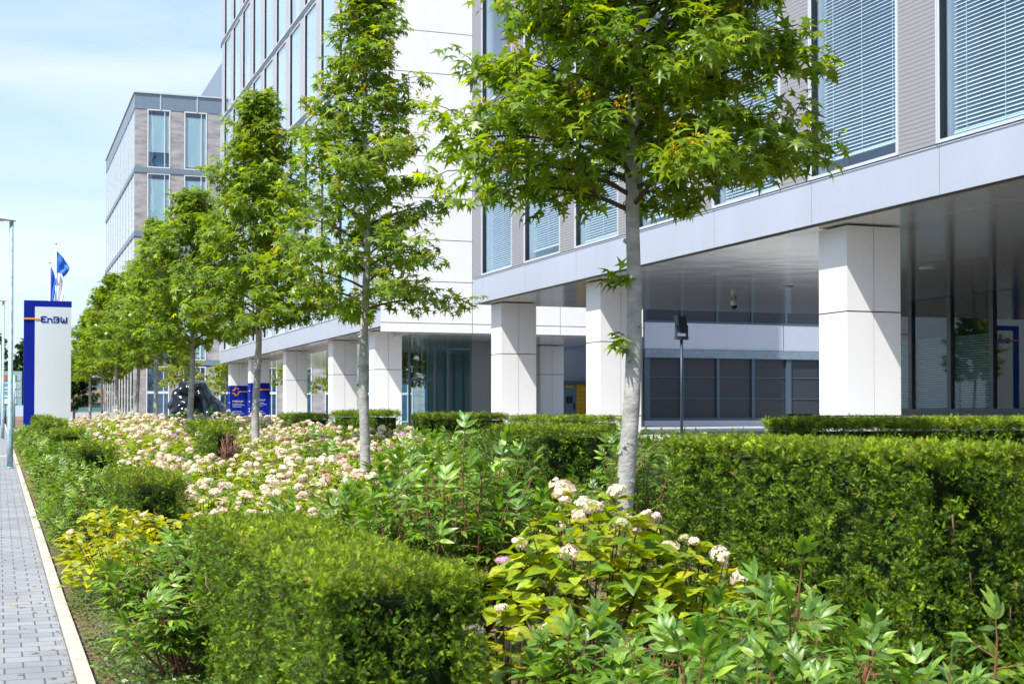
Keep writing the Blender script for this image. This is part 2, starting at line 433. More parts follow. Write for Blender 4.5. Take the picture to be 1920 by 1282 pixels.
def wall_x(mb, x, y0, y1, z0, z1, th=.1, mi=0): mb.box(x, x + th, y0, y1, z0, z1, mi)

def window_meshes(h, glass_w, blind, curtain, gm, kind):
    """local frame: origin at the lower far corner of the glass, -y along the facade to the near side, x into the building"""
    fr = MB()
    t = .055
    fr.box(-.03, .10, -t, 0, 0, h); fr.box(-.03, .10, -glass_w, -glass_w + t, 0, h)
    fr.box(-.03, .10, -glass_w + t, -t, 0, t); fr.box(-.03, .10, -glass_w + t, -t, h - t, h)
    gk = .025 if kind else .008
    fr.box(-.028, .10, -t - gk, -t, t, h - t, 1)
    fr.box(.101, .75, -t - .005, -t + .03, 0, h); fr.box(.101, .5, -glass_w, -t, -.05, 0.0)
    pane = MB(); pane.quad((.03, -t - .027, t), (.03, -glass_w + t, t), (.03, -glass_w + t, h - t), (.03, -t - .027, h - t))
    return fr.mesh('window', [M['alu'] if kind else M['alu_white'], M['black']]), pane.mesh('pane', gm)

def blind_mesh(h, glass_w, gap, drop, seed, tilt=40):
    mb = MB(); r = random.Random(seed)
    y1 = -.11; y0 = -glass_w + .07; zb = drop
    z = zb
    mb.box(.20, .26, y0, y1, z, z + .03)
    z += .06
    c, s = math.cos(R(tilt)) * .037, math.sin(R(tilt)) * .037
    while z < h - .1:
        j = r.uniform(-.002, .002)
        mb.quad((.23 - c, y0, z - s + j), (.23 - c, y1, z - s + j), (.23 + c, y1, z + s), (.23 + c, y0, z + s))
        z += .064
    for yy in (y1 - .35, y0 + .35, (y0 + y1) / 2):
        mb.box(.175, .178, yy - .004, yy + .004, zb, h - .06)
    return mb.mesh('blind', [M['slat']])

def place(mesh, name, parent, loc):
    o = bpy.data.objects.new(name, mesh); C.objects.link(o); o.parent = parent; o.location = loc
    return o

def office_block(name, label, y_near, y_far, modules, storeys, depth, near):
    """long block raised on columns: fascia, soffit, storeys of glazing with grey panels between"""
    root = thing(name, label, 'office building', (FX, y_near, 0))
    L = root.location
    def rel(mb, nm, mats, bevel=0): return mb.build(nm, mats, root, True, bevel)
    # fascia in panels with fine joints
    mb = MB(); mb.box(FX + .02, FX + .2, y_near + .01, y_far - .01, SOF + .01, FT - .05, 1)
    joints = [y_near] + [m for m in modules if y_near + .5 < m < y_far - .5] + [y_far]
    joints = sorted(joints)
    for a, b in zip(joints[:-1], joints[1:]):
        mb.box(FX, FX + .03, a + .007, b - .007, SOF, FT - .04)
    for ye, sg in ((y_near, 1), (y_far, -1)):
        mb.box(FX + .03, FX + depth, ye, ye + sg * .03, SOF, FT - .04)
    mb.box(FX - .015, FX + .3, y_near, y_far, FT - .04, FT - .015, 0)
    mb.box(FX + .03, FX + .3, y_near + .05, y_far - .05, FT - .015, FT, 1)
    rel(mb, 'fascia', [M['fascia'], M['black']])
    mb = MB(); mb.box(FX + .2, FX + depth, y_near + .03, y_far - .03, SOF - .012, SOF + .1)
    rel(mb, 'soffit', M['soffit'])
    # core behind the glazing
    top = FT + ST * storeys
    mb = MB()
    mb.box(FX + 1.1, FX + depth, y_near + .3, y_far - .1, FT, top)
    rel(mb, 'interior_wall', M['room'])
    mb = MB()
    for s in range(storeys):
        mb.box(FX + .12, FX + 1.1, y_near + .1, y_far - .1, FT + s * ST - .06, FT + s * ST)
    mb.box(FX + .0, FX + depth, y_near, y_far, top + .36, top + .8)
    rel(mb, 'floor_slab', M['alu'])
    for s in range(storeys):   # louvred band above each storey
        z0 = FT + s * ST + ST - .36; mb = MB()
        mb.box(FX + .1, FX + .3, y_near, y_far, z0, z0 + .35, 1)
        for q in range(4):
            mb.box(FX - .04, FX + .1, y_near, y_far, z0 + .02 + q * .088, z0 + .065 + q * .088)
        rel(mb, 'louvre_band', [M['blue_band'], M['black']])
    hwin = ST - .37; pcache = {}
    gw = 2.7
    fr, pane = window_meshes(hwin, gw, None, None, M['glass'] if near else M['glass_far'], near)
    blinds = [blind_mesh(hwin, gw, .42, d, i) for i, d in enumerate((.10, .22, .14, .30))] if near else None
    cm = MB(); cm.box(.09, .10, -gw + .06, -.06, .05, hwin - .05); cmesh = cm.mesh('curtain', M['curtain'])
    cm = MB(); cm.box(.09, .10, -gw + .06, -.9, .05, hwin - .05); cmesh2 = cm.mesh('curtain', M['curtain'])
    r = random.Random(5)
    for s in range(storeys):
        z0 = FT + s * ST
        for i, ym in enumerate(modules):
            o = place(fr, 'window', root, (0, ym - L.y, z0)); place(pane, 'pane', o, (0, 0, 0))
            if near: place(blinds[(i * 3 + s) % 4], 'blind', o, (0, 0, 0))
            else: place(cmesh if r.random() < .8 else cmesh2, 'curtain', o, (0, 0, 0))
        for ym in modules:
            yb = min(ym + MOD - gw - .03, y_far); key = round(yb - ym, 2)
            if key not in pcache:
                pn = MB(); wd = yb - ym
                pn.box(-.02, .1, .035, wd, 0, hwin, 0); pn.box(-.045, .1, .003, .032, 0, hwin, 1)
                if ym + MOD - gw < y_far - .1: pn.box(-.045, .1, wd + .003, wd + .027, 0, hwin, 1)
                pcache[key] = pn.mesh('grey_panel', [M['rib'] if near else M['pale_rib'], M['alu']])
            place(pcache[key], 'grey_panel', root, (0, ym - L.y, z0))
        yn = min(modules) - gw
        if yn - y_near > .2:
            nw = min(1.05, yn - y_near); pn = MB()
            pn.box(FX - .02, FX + .1, yn - nw, yn - .003, z0, z0 + hwin, 0); rel(pn, 'grey_panel', [M['rib'], M['alu']])
            if yn - nw - y_near > .3:
                pn = MB(); pn.box(FX - .03, FX + .1, y_near + .02, yn - nw - .01, z0, z0 + hwin, 0); rel(pn, 'corner_panel', M['fascia'])
    return root

modsA = [41.46 - i * MOD for i in range(10)]
A = office_block('office_block', 'near office block at right, white blinds behind tall windows, raised on white columns', 6.0, 42.4, modsA, 3, 24, True)
modsB = [61.1 + i * MOD for i in range(10)]
B = office_block('office_block', 'tall blue-glazed office block in the middle with white panelled end wall', 54.0, 96.8, modsB, 6, 11.2, False)
# end walls
mb = MB(); topA = FT + ST * 3 + .36
mb.box(FX + .1, FX + 24, 42.4 - .1, 42.39, FT, topA)
mb.box(FX - .02, FX + 24, 5.9, 6.0 - .003, FT, topA)
mb.build('end_wall', M['white'], A)
def panels_end(root, y, x0, x1, z0, z1, pw, ph, m):
    mb = MB(); mb.box(x0 + .02, x1, y + .03, y + .25, z0 + .02, z1, 1)
    xx = [x0] + [v for v in np.arange(x0 + pw, x1, pw)] + [x1]
    zz = [z0, z0 + .37] + [v for v in np.arange(z0 + .37 + ph, z1, ph)] + [z1]
    for a, b in zip(xx[:-1], xx[1:]):
        for c, d in zip(zz[:-1], zz[1:]):
            mb.box(a + .012, b - .012, y, y + .04, c + .014, d - .014)
    return mb.build('end_cladding', [m, M['seam']], root)
topB = FT + ST * 6 + .4
panels_end(B, 53.96, FX + .01, FX + 11.3, 4.78, topB, 3.78, 1.655, M['white'])
mb = MB(); mb.box(FX + .1, FX + 11.2, 96.7, 96.79, SOF, topB); mb.build('end_wall', M['alu'], B)
# deeper white soffit edge of the entrance below the end wall
mb = MB(); mb.box(FX + 1.3, FX + 11.2, 54.3, 96, 4.74, 4.985); mb.build('entrance_ceiling', M['soffit'], B)

# --- columns
def column_mesh(hb, ht):
    w, d = 1.145, .94; mb = MB(); g = .012
    mb.box(.02, w - .02, .02, d - .02, hb, ht - .02, 1)
    zs = [hb, EYE, EYE + 1.90, ht - .015]
    for a, b in zip(zs[:-1], zs[1:]):
        z0, z1 = a + (g if a > hb else 0), b - g
        for x0, x1 in ((0, w / 2 - g / 2), (w / 2 + g / 2, w)):
            mb.box(x0, x1, 0, .025, z0, z1); mb.box(x0, x1, d - .025, d, z0, z1)
        mb.box(0, .025, .0255, d - .0255, z0, z1); mb.box(w - .025, w, .0255, d - .0255, z0, z1)
    return mb
cmA = column_mesh(.85, SOF - .012).mesh('column', [M['white'], M['seam']])
CX = 14.48
clabels = {22.2: 'wide white square column nearest the camera, in front of the dark lobby windows',
           33.46: 'white square column directly behind the trunk of the nearest tree',
           41.1: 'white square column at the far corner of the near office block',
           56.7: 'white square column at the near corner of the tall glass block beside the glass entrance',
           64.5: 'white square column, second along the tall glass block, just left of the second tree trunk',
           75.8: 'white square column, third along the tall glass block, between two small yellow-green trees',
           87.2: 'white column whose foot is wrapped in blue, partly behind a tree trunk',
           95.3: 'farthest white column, foot wrapped in blue, beside the black sculpture'}
for y, lab in clabels.items():
    o = bpy.data.objects.new('column', cmA); C.objects.link(o); o.location = (CX, y, 0)
    setp(o, lab, 'column', 'white columns carrying the office blocks')
o = bpy.data.objects.new('column', cmA); C.objects.link(o); o.location = (CX, 10.9, 0)
setp(o, 'white column near the camera outside the right edge', 'column', 'white columns carrying the office blocks')
cmB = column_mesh(.85, 4.735).mesh('column', [M['white'], M['seam']])
o = bpy.data.objects.new('column', cmB); C.objects.link(o); o.location = (23.4, 61, 0)
setp(o, 'shaded grey-white inner column beside the yellow parcel locker', 'column', 'white columns carrying the office blocks')

# --- blue wraps on two columns (info signs)
def strokes(mb, pts, wd, y, th=.02, mi=0):
    """flat ribbon in the x-z plane at depth y"""
    for (x0, z0), (x1, z1) in zip(pts[:-1], pts[1:]):
        dx, dz = x1 - x0, z1 - z0; L = math.hypot(dx, dz) or 1e-6; nx, nz_ = -dz / L * wd / 2, dx / L * wd / 2
        ex, ez = dx / L * wd * .35, dz / L * wd * .35
        n = len(mb.v); P = [(x0 - ex + nx, z0 - ez + nz_), (x0 - ex - nx, z0 - ez - nz_), (x1 + ex - nx, z1 + ez - nz_), (x1 + ex + nx, z1 + ez + nz_)]
        mb.v += [(a, y - th, b) for a, b in P] + [(a, y, b) for a, b in P]
        for f in ((0, 1, 2, 3), (7, 6, 5, 4), (0, 4, 5, 1), (1, 5, 6, 2), (2, 6, 7, 3), (3, 7, 4, 0)):
            mb.f.append(tuple(n + i for i in f)); mb.m.append(mi); mb.sm.append(False)
def arc(cx, cz, r, a0, a1, n=10): return [(cx + r * math.cos(R(a0 + (a1 - a0) * i / n)), cz + r * math.sin(R(a0 + (a1 - a0) * i / n))) for i in range(n + 1)]
for y, lab in ((95.3, 'blue information sign with orange plug symbol round the farthest column'), (87.2, 'taller-looking blue information sign with orange plug symbol, half behind a tree trunk')):
    t = thing('info_sign', lab, 'sign', (CX, y, 1.0), group='blue signs on the columns')
    mb = MB(); e = .03; zt = 3.5
    mb.box(CX - e, CX + 1.145 + e, y - e, y - .003, .95, zt); mb.box(CX - e, CX - .003, y - .002, y + .94, .95, zt)
    mb.build('panel', M['blue'], t)
    mb = MB(); yy = y - e
    def sf(p, q_): return (CX + .02 + (p - 190) * .00208, 3.5 - (q_ - 215) * .00208)
    for P_ in (((258, 362), (322, 362), (322, 285), (370, 288), (405, 305), (425, 325)), ((258, 458), (315, 458), (325, 530), (365, 525), (405, 500), (435, 455), (450, 405), (730, 405))):
        strokes(mb, [sf(*p) for p in P_], .068, yy)
    mb.build('symbol', M['orange'], t)
    mb = MB(); r = random.Random(int(y))
    def textrow(z, x0, x1, hh):
        x = x0
        while x < x1:
            wd = r.uniform(.3, .9) * hh; 
            strokes(mb, [(x, z), (x, z + hh)], hh * .22, yy, .008)
            strokes(mb, [(x, z + hh * r.choice([0, .5, 1])), (x + wd * .6, z + hh * r.choice([0, .5, 1]))], hh * .2, yy, .008)
            x += wd + hh * .25
    textrow(2.42, CX + .15, CX + .85, .085); textrow(2.28, CX + .15, CX + .8, .04); textrow(2.18, CX + .15, CX + .95, .04); textrow(2.08, CX + .15, CX + .7, .04)
    textrow(1.75, CX + .15, CX + .75, .06); textrow(1.62, CX + .15, CX + .9, .04)
    for zz in (3.0, 2.35, 1.9, 1.75): mb.box(CX - e - .008, CX - e, y + .05, y + .45, zz, zz + .05)
    mb.build('lettering', M['pure_white'], t)

# --- ground floor: rear wall between the blocks
W = thing('rear_wing', 'low rear wing with dark louvred doors under a pale blue-white band', 'building', (34, 60, 1))
y = 60.0; x0, x1 = 28.2, 60.0
mb = MB(); mb.box(x0, x1, y + .2, y + 14, .8, 8.5, 0); mb.build('wall', M['alu'], W)
mb = MB()
for a, b in zip(np.arange(x0, x1, 7.4), np.arange(x0 + 7.4, x1 + 7.4, 7.4)):
    mb.box(a + .02, b - .02, y + .05, y + .2, 4.62, 5.85)
    mb.box(a + .02, b - .02, y + .05, y + .2, .7, 1.28)
mb.build('pale_band', M['fascia'], W)
mb = MB(); mb.box(x0, x1, y - .05, y + .2, 4.22, 4.60); mb.build('canopy_edge', M['blue_band'], W)
mb = MB(); mb.box(x0, x1, y + .12, y + .2, 1.3, 4.2, 0); mb.box(x0, x1, y + .1, y + .2, 5.87, 6.9, 0); mb.build('louvres', M['grille'], W)
mb = MB()
for i, a in enumerate(np.arange(x0, x1, 1.88)):
    mb.box(a, a + (.16 if i % 4 else .28), y + .02, y + .12, 1.3, 4.2); mb.box(a, a + .1, y + .04, y + .1, 5.87, 6.9)
    mb.box(a + .16, a + 1.88, y + .085, y + .12, 3.30, 3.34); mb.box(a + .16, a + 1.88, y + .085, y + .12, 2.30, 2.34)
mb.box(x0, x1, y + .03, y + .12, 1.28, 1.40)
mb.box(x0, x1, y + .03, y + .1, 5.86, 5.95)
mb.build('frame', mat('blue_grey_frame', (.06, .10, .14), .5, metal=.2), W)

# --- glazed lobby front under near block
GX = 26.2
t = thing('lobby_glazing', 'dark reflective ground-floor window wall beneath the near office block', 'window wall', (GX, 30, 1))
mb = MB(); mb.box(GX - .05, GX + .25, 8, 40.5, .85, 1.46); mb.box(GX - .08, GX + .25, 8, 40.5, 1.46, 1.5); mb.build('base_wall', M['alu'], t)
mb = MB()
for yv in np.arange(41.46 - 1.0, 8, -MOD / 2):
    mb.box(GX - .05, GX + .12, yv - .09, yv + .09, 1.7, SOF - .02)
mb.box(GX - .06, GX + .12, 8, 40.5, 1.5, 1.70)
mb.build('frame', M['dark_alu'], t)
mb = MB(); mb.quad((GX + .02, 40.5, 1.7), (GX + .02, 8, 1.7), (GX + .02, 8, SOF - .02), (GX + .02, 40.5, SOF - .02)); mb.build('pane', M['glass_dark'], t)
mb = MB()
for q in range(30):
    z = 1.75 + q * .07
    mb.quad((GX + .14, 33.0, z), (GX + .14, 40.3, z), (GX + .18, 40.3, z + .045), (GX + .18, 33.0, z + .045))
    if q < 3: mb.quad((GX + .3, 34.0, z + 1.9), (GX + .3, 40.3, z + 1.9), (GX + .36, 40.3, z + 1.935), (GX + .36, 34.0, z + 1.935))
mb.build('blind', M['slat'], t)
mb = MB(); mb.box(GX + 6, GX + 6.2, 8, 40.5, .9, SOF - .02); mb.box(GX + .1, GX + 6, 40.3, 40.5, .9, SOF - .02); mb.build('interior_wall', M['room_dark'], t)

# --- glass entrance below the tall block's end wall
t = thing('glass_entrance', 'dark glass entrance with double doors under the white end wall', 'entrance', (18, 59, 1))
mb = MB(); yE = 59.0
for xv in (15.75, 16.6, 17.75, 18.35, 19.4, 20.6, 21.35, 22.1):
    mb.box(xv - .04, xv + .04, yE - .05, yE + .05, 1.0, 4.73)
for a, b, z in ((16.6, 17.75, 3.05), (20.6, 22.1, 3.15), (20.6, 22.1, 4.1)):
    mb.box(a, b, yE - .045, yE + .045, z - .05, z + .05)
mb.box(15.7, 22.1, yE - .045, yE + .045, 1.0, 1.1)
mb.build('frame', M['dark_alu'], t)
mb = MB(); mb.quad((15.75, yE, 1.1), (19.4, yE, 1.1), (19.4, yE, 4.73), (15.75, yE, 4.73)); mb.build('pane', M['glass_dark'], t)
mb = MB(); mb.quad((20.6, yE, 1.1), (22.1, yE, 1.1), (22.1, yE, 4.73), (20.6, yE, 4.73)); mb.build('pane', M['glass_dark'], t)
d = MB(); d.box(20.72, 21.3, yE - .03, yE + .03, 1.1, 3.1); d.box(21.4, 22.0, yE - .03, yE + .03, 1.1, 3.1)
h = MB()
for xx in (21.28, 21.42): h.tube([(xx, yE - .1, 1.9), (xx, yE - .1, 2.5)], .02, 6)
h.build('door_handle', M['alu'], t)
mb = MB(); mb.box(19.4, 20.6, yE - .06, yE + .1, 1.0, 4.73); mb.box(19.65, 19.75, yE - .075, yE - .06, 2.1, 2.5); mb.build('wall_panel', mat('grey_metal_panel', (.24, .26, .27), .3, metal=.5), t)
mb = MB(); mb.box(19.5, 30, 66, 66.2, 1, 4.73); mb.build('interior_wall', M['room_dark'], t)

# --- parcel locker and the blue wall behind it
t = thing('parcel_locker', 'yellow parcel locker with dark terminal column beside the shaded inner column', 'parcel locker', (26, 63, 1))
px = 26.35
mb = MB(); mb.box(px + .05, px + 2.4, 64.0, 64.7, 1.0, 3.05); mb.build('body', M['yellow'], t)
mb = MB()
for q in range(9): mb.box(px + .06, px + 2.4, 63.985, 63.999, 1.05 + q * .2, 1.06 + q * .2)
for q in range(5): mb.box(px + .05 + q * .47, px + .065 + q * .47, 63.98, 63.984, 1.0, 3.05)
mb.build('door_gaps', M['seam'], t)
mb = MB(); mb.box(px - .6, px + .04, 63.95, 64.7, 1.0, 3.05); mb.build('terminal', mat('terminal_blue_grey', (.14, .24, .30), .5), t)
mb = MB(); mb.box(px - .5, px - .15, 63.93, 63.949, 2.1, 2.45); mb.box(px - .12, px - .02, 63.93, 63.949, 1.8, 2.1); mb.build('screen', M['black'], t)
mb = MB(); mb.box(px - .5, px - .1, 63.935, 63.949, 2.85, 2.98); mb.build('badge', M['orange'], t)
mb = MB(); mb.box(px - 1.0, px + 2.5, 63.8, 64.8, 3.06, 3.2); mb.build('canopy', M['dark_alu'], t)
t2 = MB(); t2.box(23.0, 31, 65.2, 65.4, .9, 4.73); setp(t2.build('back_wall', M['fascia']), 'pale blue wall behind the yellow parcel locker', 'wall')

# --- far block C
def far_block():
    Xc, Yc, Yf, Xr = 10.3, 118.9, 152.0, 36.0
    root = thing('office_block', 'farthest office block at left with stone panels, grey roof band and roof plant', 'office building', (Xc, Yc, 0))
    ztop = 27.9; zpar = 26.5
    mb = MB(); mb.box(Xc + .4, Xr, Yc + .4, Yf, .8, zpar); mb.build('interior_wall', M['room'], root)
    mb = MB(); mb.box(Xc - .05, Xr, Yc - .05, Yf, zpar, ztop - .12, 0); mb.box(Xc - .15, Xr, Yc - .15, Yf, ztop - .12, ztop, 1)
    for xv in np.arange(Xc + 2.0, Xr, 2.95): mb.box(xv - .05, xv + .05, Yc - .1, Yc - .05, zpar, ztop - .12, 1)
    mb.build('roof_band', [M['blue_band'], M['alu']], root)
    bands = [5.85 + 5.22 * i for i in range(5)]
    cuts = [1.0] + bands
    mb = MB()
    for z in bands[:-1]:
        mb.box(Xc - .08, Xr, Yc - .08, Yc + .4, z - .2, z + .2); mb.box(Xc - .08, Xc + .4, Yc + .4, Yf, z - .2, z + .2)
    mb.build('floor_bands', M['blue_band'], root)
    mbs = MB()
    gl = 1.85; h = 4.78
    f = MB(); tt = .09
    f.box(0, gl, -.06, .1, 0, tt); f.box(0, gl, -.06, .1, h - tt, h); f.box(0, tt, -.06, .1, tt, h - tt); f.box(gl - tt, gl, -.06, .1, tt, h - tt)
    f.box(gl * .74, gl * .74 + .05, -.04, .1, tt, h - tt); fm = f.mesh('window', M['alu_white'])
    p = MB(); p.quad((tt, .03, tt), (gl - tt, .03, tt), (gl - tt, .03, h - tt), (tt, .03, h - tt)); pm = p.mesh('pane', M['glass_far'])
    cu = []
    for zc in (.1, 1.3, .2):
        c = MB(); c.box(tt + .02, gl - tt - .02, .10, .11, zc, h - .45); cu.append(c.mesh('curtain', M['curtain_c']))
    g = MB(); gg = 2.9 - 1.0
    f2 = MB(); wy = 1.95
    f2.box(-.01, .1, 0, .1, 0, h); f2.box(-.01, .1, wy - .1, wy, 0, h); f2.box(-.01, .1, .1, wy - .1, 0, .08); f2.box(-.01, .1, .1, wy - .1, h - .08, h)
    f2m = f2.mesh('window', M['alu_white']); p2 = MB(); p2.quad((.0, wy - .1, .08), (.0, .1, .08), (.0, .1, h - .08), (.0, wy - .1, h - .08)); p2m = p2.mesh('pane', M['glass_far'])
    c2 = MB(); c2.box(.06, .07, .1, wy - .1, .08, h - .08); c2m = c2.mesh('curtain', M['curtain'])
    k = 0
    for s in range(5):
        z = (bands[s - 1] + .22) if s else .95
        hs = 4.78 if s else 4.6
        for i, xv in enumerate(np.arange(Xc + .95, Xr - 2, 2.95)):
            if i < 5 or s < 1:
                o = place(fm, 'window', root, (xv - Xc, 0, z)); place(pm, 'pane', o, (0, 0, 0))
                if s == 0: o.scale = (1, 1, hs / 4.78)
                if s > 0: place(cu[(i + s) % 3], 'curtain', o, (0, 0, 0))
            mbs.box(xv + gl + .02, xv + 2.93, Yc - .02, Yc + .1, z, z + hs)
        mbs.box(Xc, Xc + .93, Yc - .02, Yc + .1, z, z + hs)
        for i, yv in enumerate(np.arange(Yc + .6, Yf - 2, 2.95)):
            o = place(f2m, 'window', root, (0, yv - Yc, z)); place(p2m, 'pane', o, (0, 0, 0)); 
            if s == 0: o.scale = (1, 1, hs / 4.78)
            if s > 0: place(c2m, 'curtain', o, (0, 0, 0))
            mbs.box(Xc + .01, Xc + .1, yv + wy + .01, yv + 2.94, z, z + hs)
        mbs.box(Xc - .02, Xc + .1, Yc + .11, Yc + .59, z, z + hs)
    # ground-floor window transom rails
    for xv in np.arange(Xc + .95, Xr - 2, 2.95):
        mb = MB(); mb.box(xv + .09, xv + gl - .09, Yc - .05, Yc, 3.3, 3.5); mb.build('transom', M['alu_white'], root)
    mbs.build('stone_panels', M['stone'], root)
    mb = MB(); mb.box(20, 34, 124, 153, ztop, 35.5); mb.build('roof_plant', M['blue_band'], root)
far_block()

# --- low distant building
t = thing('low_building', 'low distant building with pebble band and dark window strip, left of the tree row', 'building', (16, 175, 1))
mb = MB(); mb.box(6, 30, 170, 182, .6, 1.9); mb.box(6, 30, 170, 182, 5.9, 6.6); mb.build('wall', M['alu_white'], t)
mb = MB(); mb.box(5.9, 30, 169.9, 182, 3.0, 4.6); mb.build('pebble_band', M['gravel'], t)
mb = MB(); mb.box(6.1, 29.9, 170.1, 181, 1.9, 3.0); mb.box(6.1, 29.9, 170.1, 181, 4.6, 5.9); mb.build('window_strip', M['room_dark'], t)
for xv in np.arange(6.5, 29, 1.6):
    for z0, z1 in ((1.9, 3.0), (4.6, 5.9)):
        mb = MB(); mb.box(xv, xv + .12, 169.95, 170.1, z0, z1); mb.build('mullion', M['alu_white'], t)

# ------------------------------------------------------------------ EnBW pylon sign
def pylon():
    Y = 62.5; x0, x1 = .96, 2.86; zb = .75; zt = 6.31
    t = thing('pylon_sign', 'tall white and blue pylon sign with blue lettering', 'sign', ((x0 + x1) / 2, Y, zb))
    mb = MB()
    mb.box(x0, x0 + .43, Y, Y + .5, zb - .2, zt); mb.box(x0 + .43, x1, Y, Y + .5, zt - .26, zt)
    mb.build('blue_frame', M['blue'], t, bevel=.01)
    # gently bowed white face
    mb = MB(); n = 12; xa, xb = x0 + .432, x1 - .02
    def yy(q): return Y - .03 - .015 * math.sin(math.pi * q) 
    for i in range(n):
        a, b = i / n, (i + 1) / n; xA, xB = xa + (xb - xa) * a, xa + (xb - xa) * b
        mb.quad((xA, yy(a), zb - .2), (xB, yy(b), zb - .2), (xB, yy(b), zt - .265), (xA, yy(a), zt - .265), sm=True)
        mb.quad((xA, Y + .4, zt - .265), (xA, yy(a), zt - .265), (xB, yy(b), zt - .265), (xB, Y + .4, zt - .265))
        mb.quad((xB, Y + .4, zb), (xA, Y + .4, zb), (xA, Y + .4, zt - .265), (xB, Y + .4, zt - .265))
    mb.quad((xb, yy(1), zb - .2), (xb, Y + .4, zb - .2), (xb, Y + .4, zt - .265), (xb, yy(1), zt - .265))
    mb.build('face_panel', M['signwhite'], t)
    s = 1.86 / 88.0   # metres per reference pixel
    def PX(px): return x0 + (px - 44) * s
    def PZ(py): return zt - (py - 565) * s
    # crop coordinates (4.93 per pixel, origin 30,540)
    def q(cx, cy): return (PX(30 + cx / 4.93), PZ(540 + cy / 4.93))
    def q2(cx, cy): return (PX(60 + cx / 25.6) - .02, PZ(585 + cy / 25.6))
    mb = MB(); wd = .050; yl = Y - .068
    def st(pts): strokes(mb, [q2(*p) for p in pts], wd, yl + .02, .012)
    st([(680, 305), (500, 305), (445, 345), (445, 390), (490, 435), (610, 435)])
    st([(490, 435), (445, 480), (445, 530), (500, 570), (680, 570)])
    st([(757, 590), (757, 400), (890, 400), (945, 440), (952, 590)])
    st([(1055, 475), (1055, 318), (1220, 318), (1285, 355), (1285, 405), (1240, 445), (1160, 445)])
    st([(1240, 445), (1290, 490), (1285, 545), (1225, 580), (1040, 580)])
    st([(1392, 315), (1395, 510), (1420, 565), (1465, 585), (1510, 560), (1525, 500), (1525, 415)])
    st([(1525, 500), (1545, 560), (1590, 585), (1635, 565), (1655, 510), (1662, 325)])
    mb.build('lettering', M['letter'], t)
    mb = MB(); a = q(66, 301); b = q(212, 306)
    mb.box(a[0] - .01, x0 + .44, Y - .05, Y - .002, a[1] - .04, a[1] + .03)
    mb.box(x0 + .435, b[0], Y - .065, Y - .02, a[1] - .05, a[1] + .02)
    mb.build('orange_line', M['orange'], t)
pylon()

# ------------------------------------------------------------------ street lamps
def street_lamp(y, H, x, lab):
    z0 = float(gz(x, y))
    t = thing('street_lamp', lab, 'street lamp', (x, y, z0), group='galvanised lamps along the pavement')
    mb = MB(); mb.tube([(0, 0, 0), (0, 0, 1.0), (0, 0, 1.02), (0, 0, H)], [.075, .075, .066, .05], 14)
    mb.tube([(0, 0, 0), (0, 0, .03)], [.10, .10], 14); mb.build('pole', M['galv'], t, world=False)
    mb = MB(); mb.box(-.02, .02, -.078, -.07, .55, .95); mb.build('service_door', M['galv'], t, world=False)
    mb = MB(); L = .95; n = 8
    prof = [(-.10, .02, .07), (.06, .05, .10), (.3, .085, .15), (.6, .075, .16), (.85, .045, .12), (L, .01, .04)]
    for i, (d, hh, ww) in enumerate(prof):
        for (yy, zz) in ((-ww, 0), (-ww * .8, hh * .8), (0, hh), (ww * .8, hh * .8), (ww, 0), (0, -.012)):
            mb.v.append((-d, yy, H + .02 + zz + d * .05))
    for i in range(len(prof) - 1):
        for j in range(6):
            a, b = i * 6 + j, i * 6 + (j + 1) % 6; mb.f.append((a, a + 6, b + 6, b)); mb.m.append(0); mb.sm.append(True)
    mb.f.append(tuple(range(6))); mb.m.append(0); mb.sm.append(False)
    mb.build('lamp_head', mat('lamp_housing', (.60, .62, .63), .4), t, world=False)
    mb = MB(); mb.box(-.75, -.18, -.09, .09, H + .01, H + .03); mb.build('lamp_glass', M['dome'], t, world=False)
street_lamp(37.6, 6.15, .27, 'nearest galvanised street lamp on the pavement edge')
street_lamp(68.5, 6.25, .17, 'middle galvanised street lamp, left of the blue pylon sign')
street_lamp(114, 6.25, .10, 'farthest street lamp at the left edge of the view')
# a plain post by the boards
t = MB(); t.tube([(.95, 100, .7), (.95, 100, 4.2)], [.08, .07], 10); setp(t.build('post', M['galv']), 'short grey post between the price board and the pylon sign', 'post')

# --- price board
t = thing('price_board', 'distant price board of red, white and blue panels beyond the lamps', 'sign', (.6, 120, .9))
mb = MB(); mb.tube([(.5, 120, .5), (.5, 120, 2.4)], .07, 8); mb.tube([(1.05, 120, .5), (1.05, 120, 2.4)], .07, 8); mb.build('posts', M['galv_d'], t)
mb = MB(); mb.box(.18, 1.72, 119.95, 120.1, 2.3, 5.05); mb.build('board', mat('board_backing', (.25, .45, .50), .5), t)
for (z0, z1, m_) in ((4.3, 4.75, M['red']), (3.65, 4.15, M['pure_white']), (2.98, 3.5, M['pure_white']), (2.45, 2.85, M['pure_white'])):
    mb = MB(); mb.box(.25, 1.3, 119.9, 119.949, z0, z1); mb.build('price_panel', m_, t)
for (z0, z1) in ((3.85, 4.1), (3.2, 3.45)):
    mb = MB(); mb.box(.35, 1.1, 119.87, 119.899, z0, z1); mb.build('blue_figures', M['cyan'], t)
for z0 in (4.35, 3.72, 3.02): 
    mb = MB(); strokes(mb, [(1.42, z0), (1.58, z0), (1.58, z0 + .35), (1.42, z0 + .35), (1.42, z0)], .05, 119.94); mb.build('digit', M['pure_white'], t)

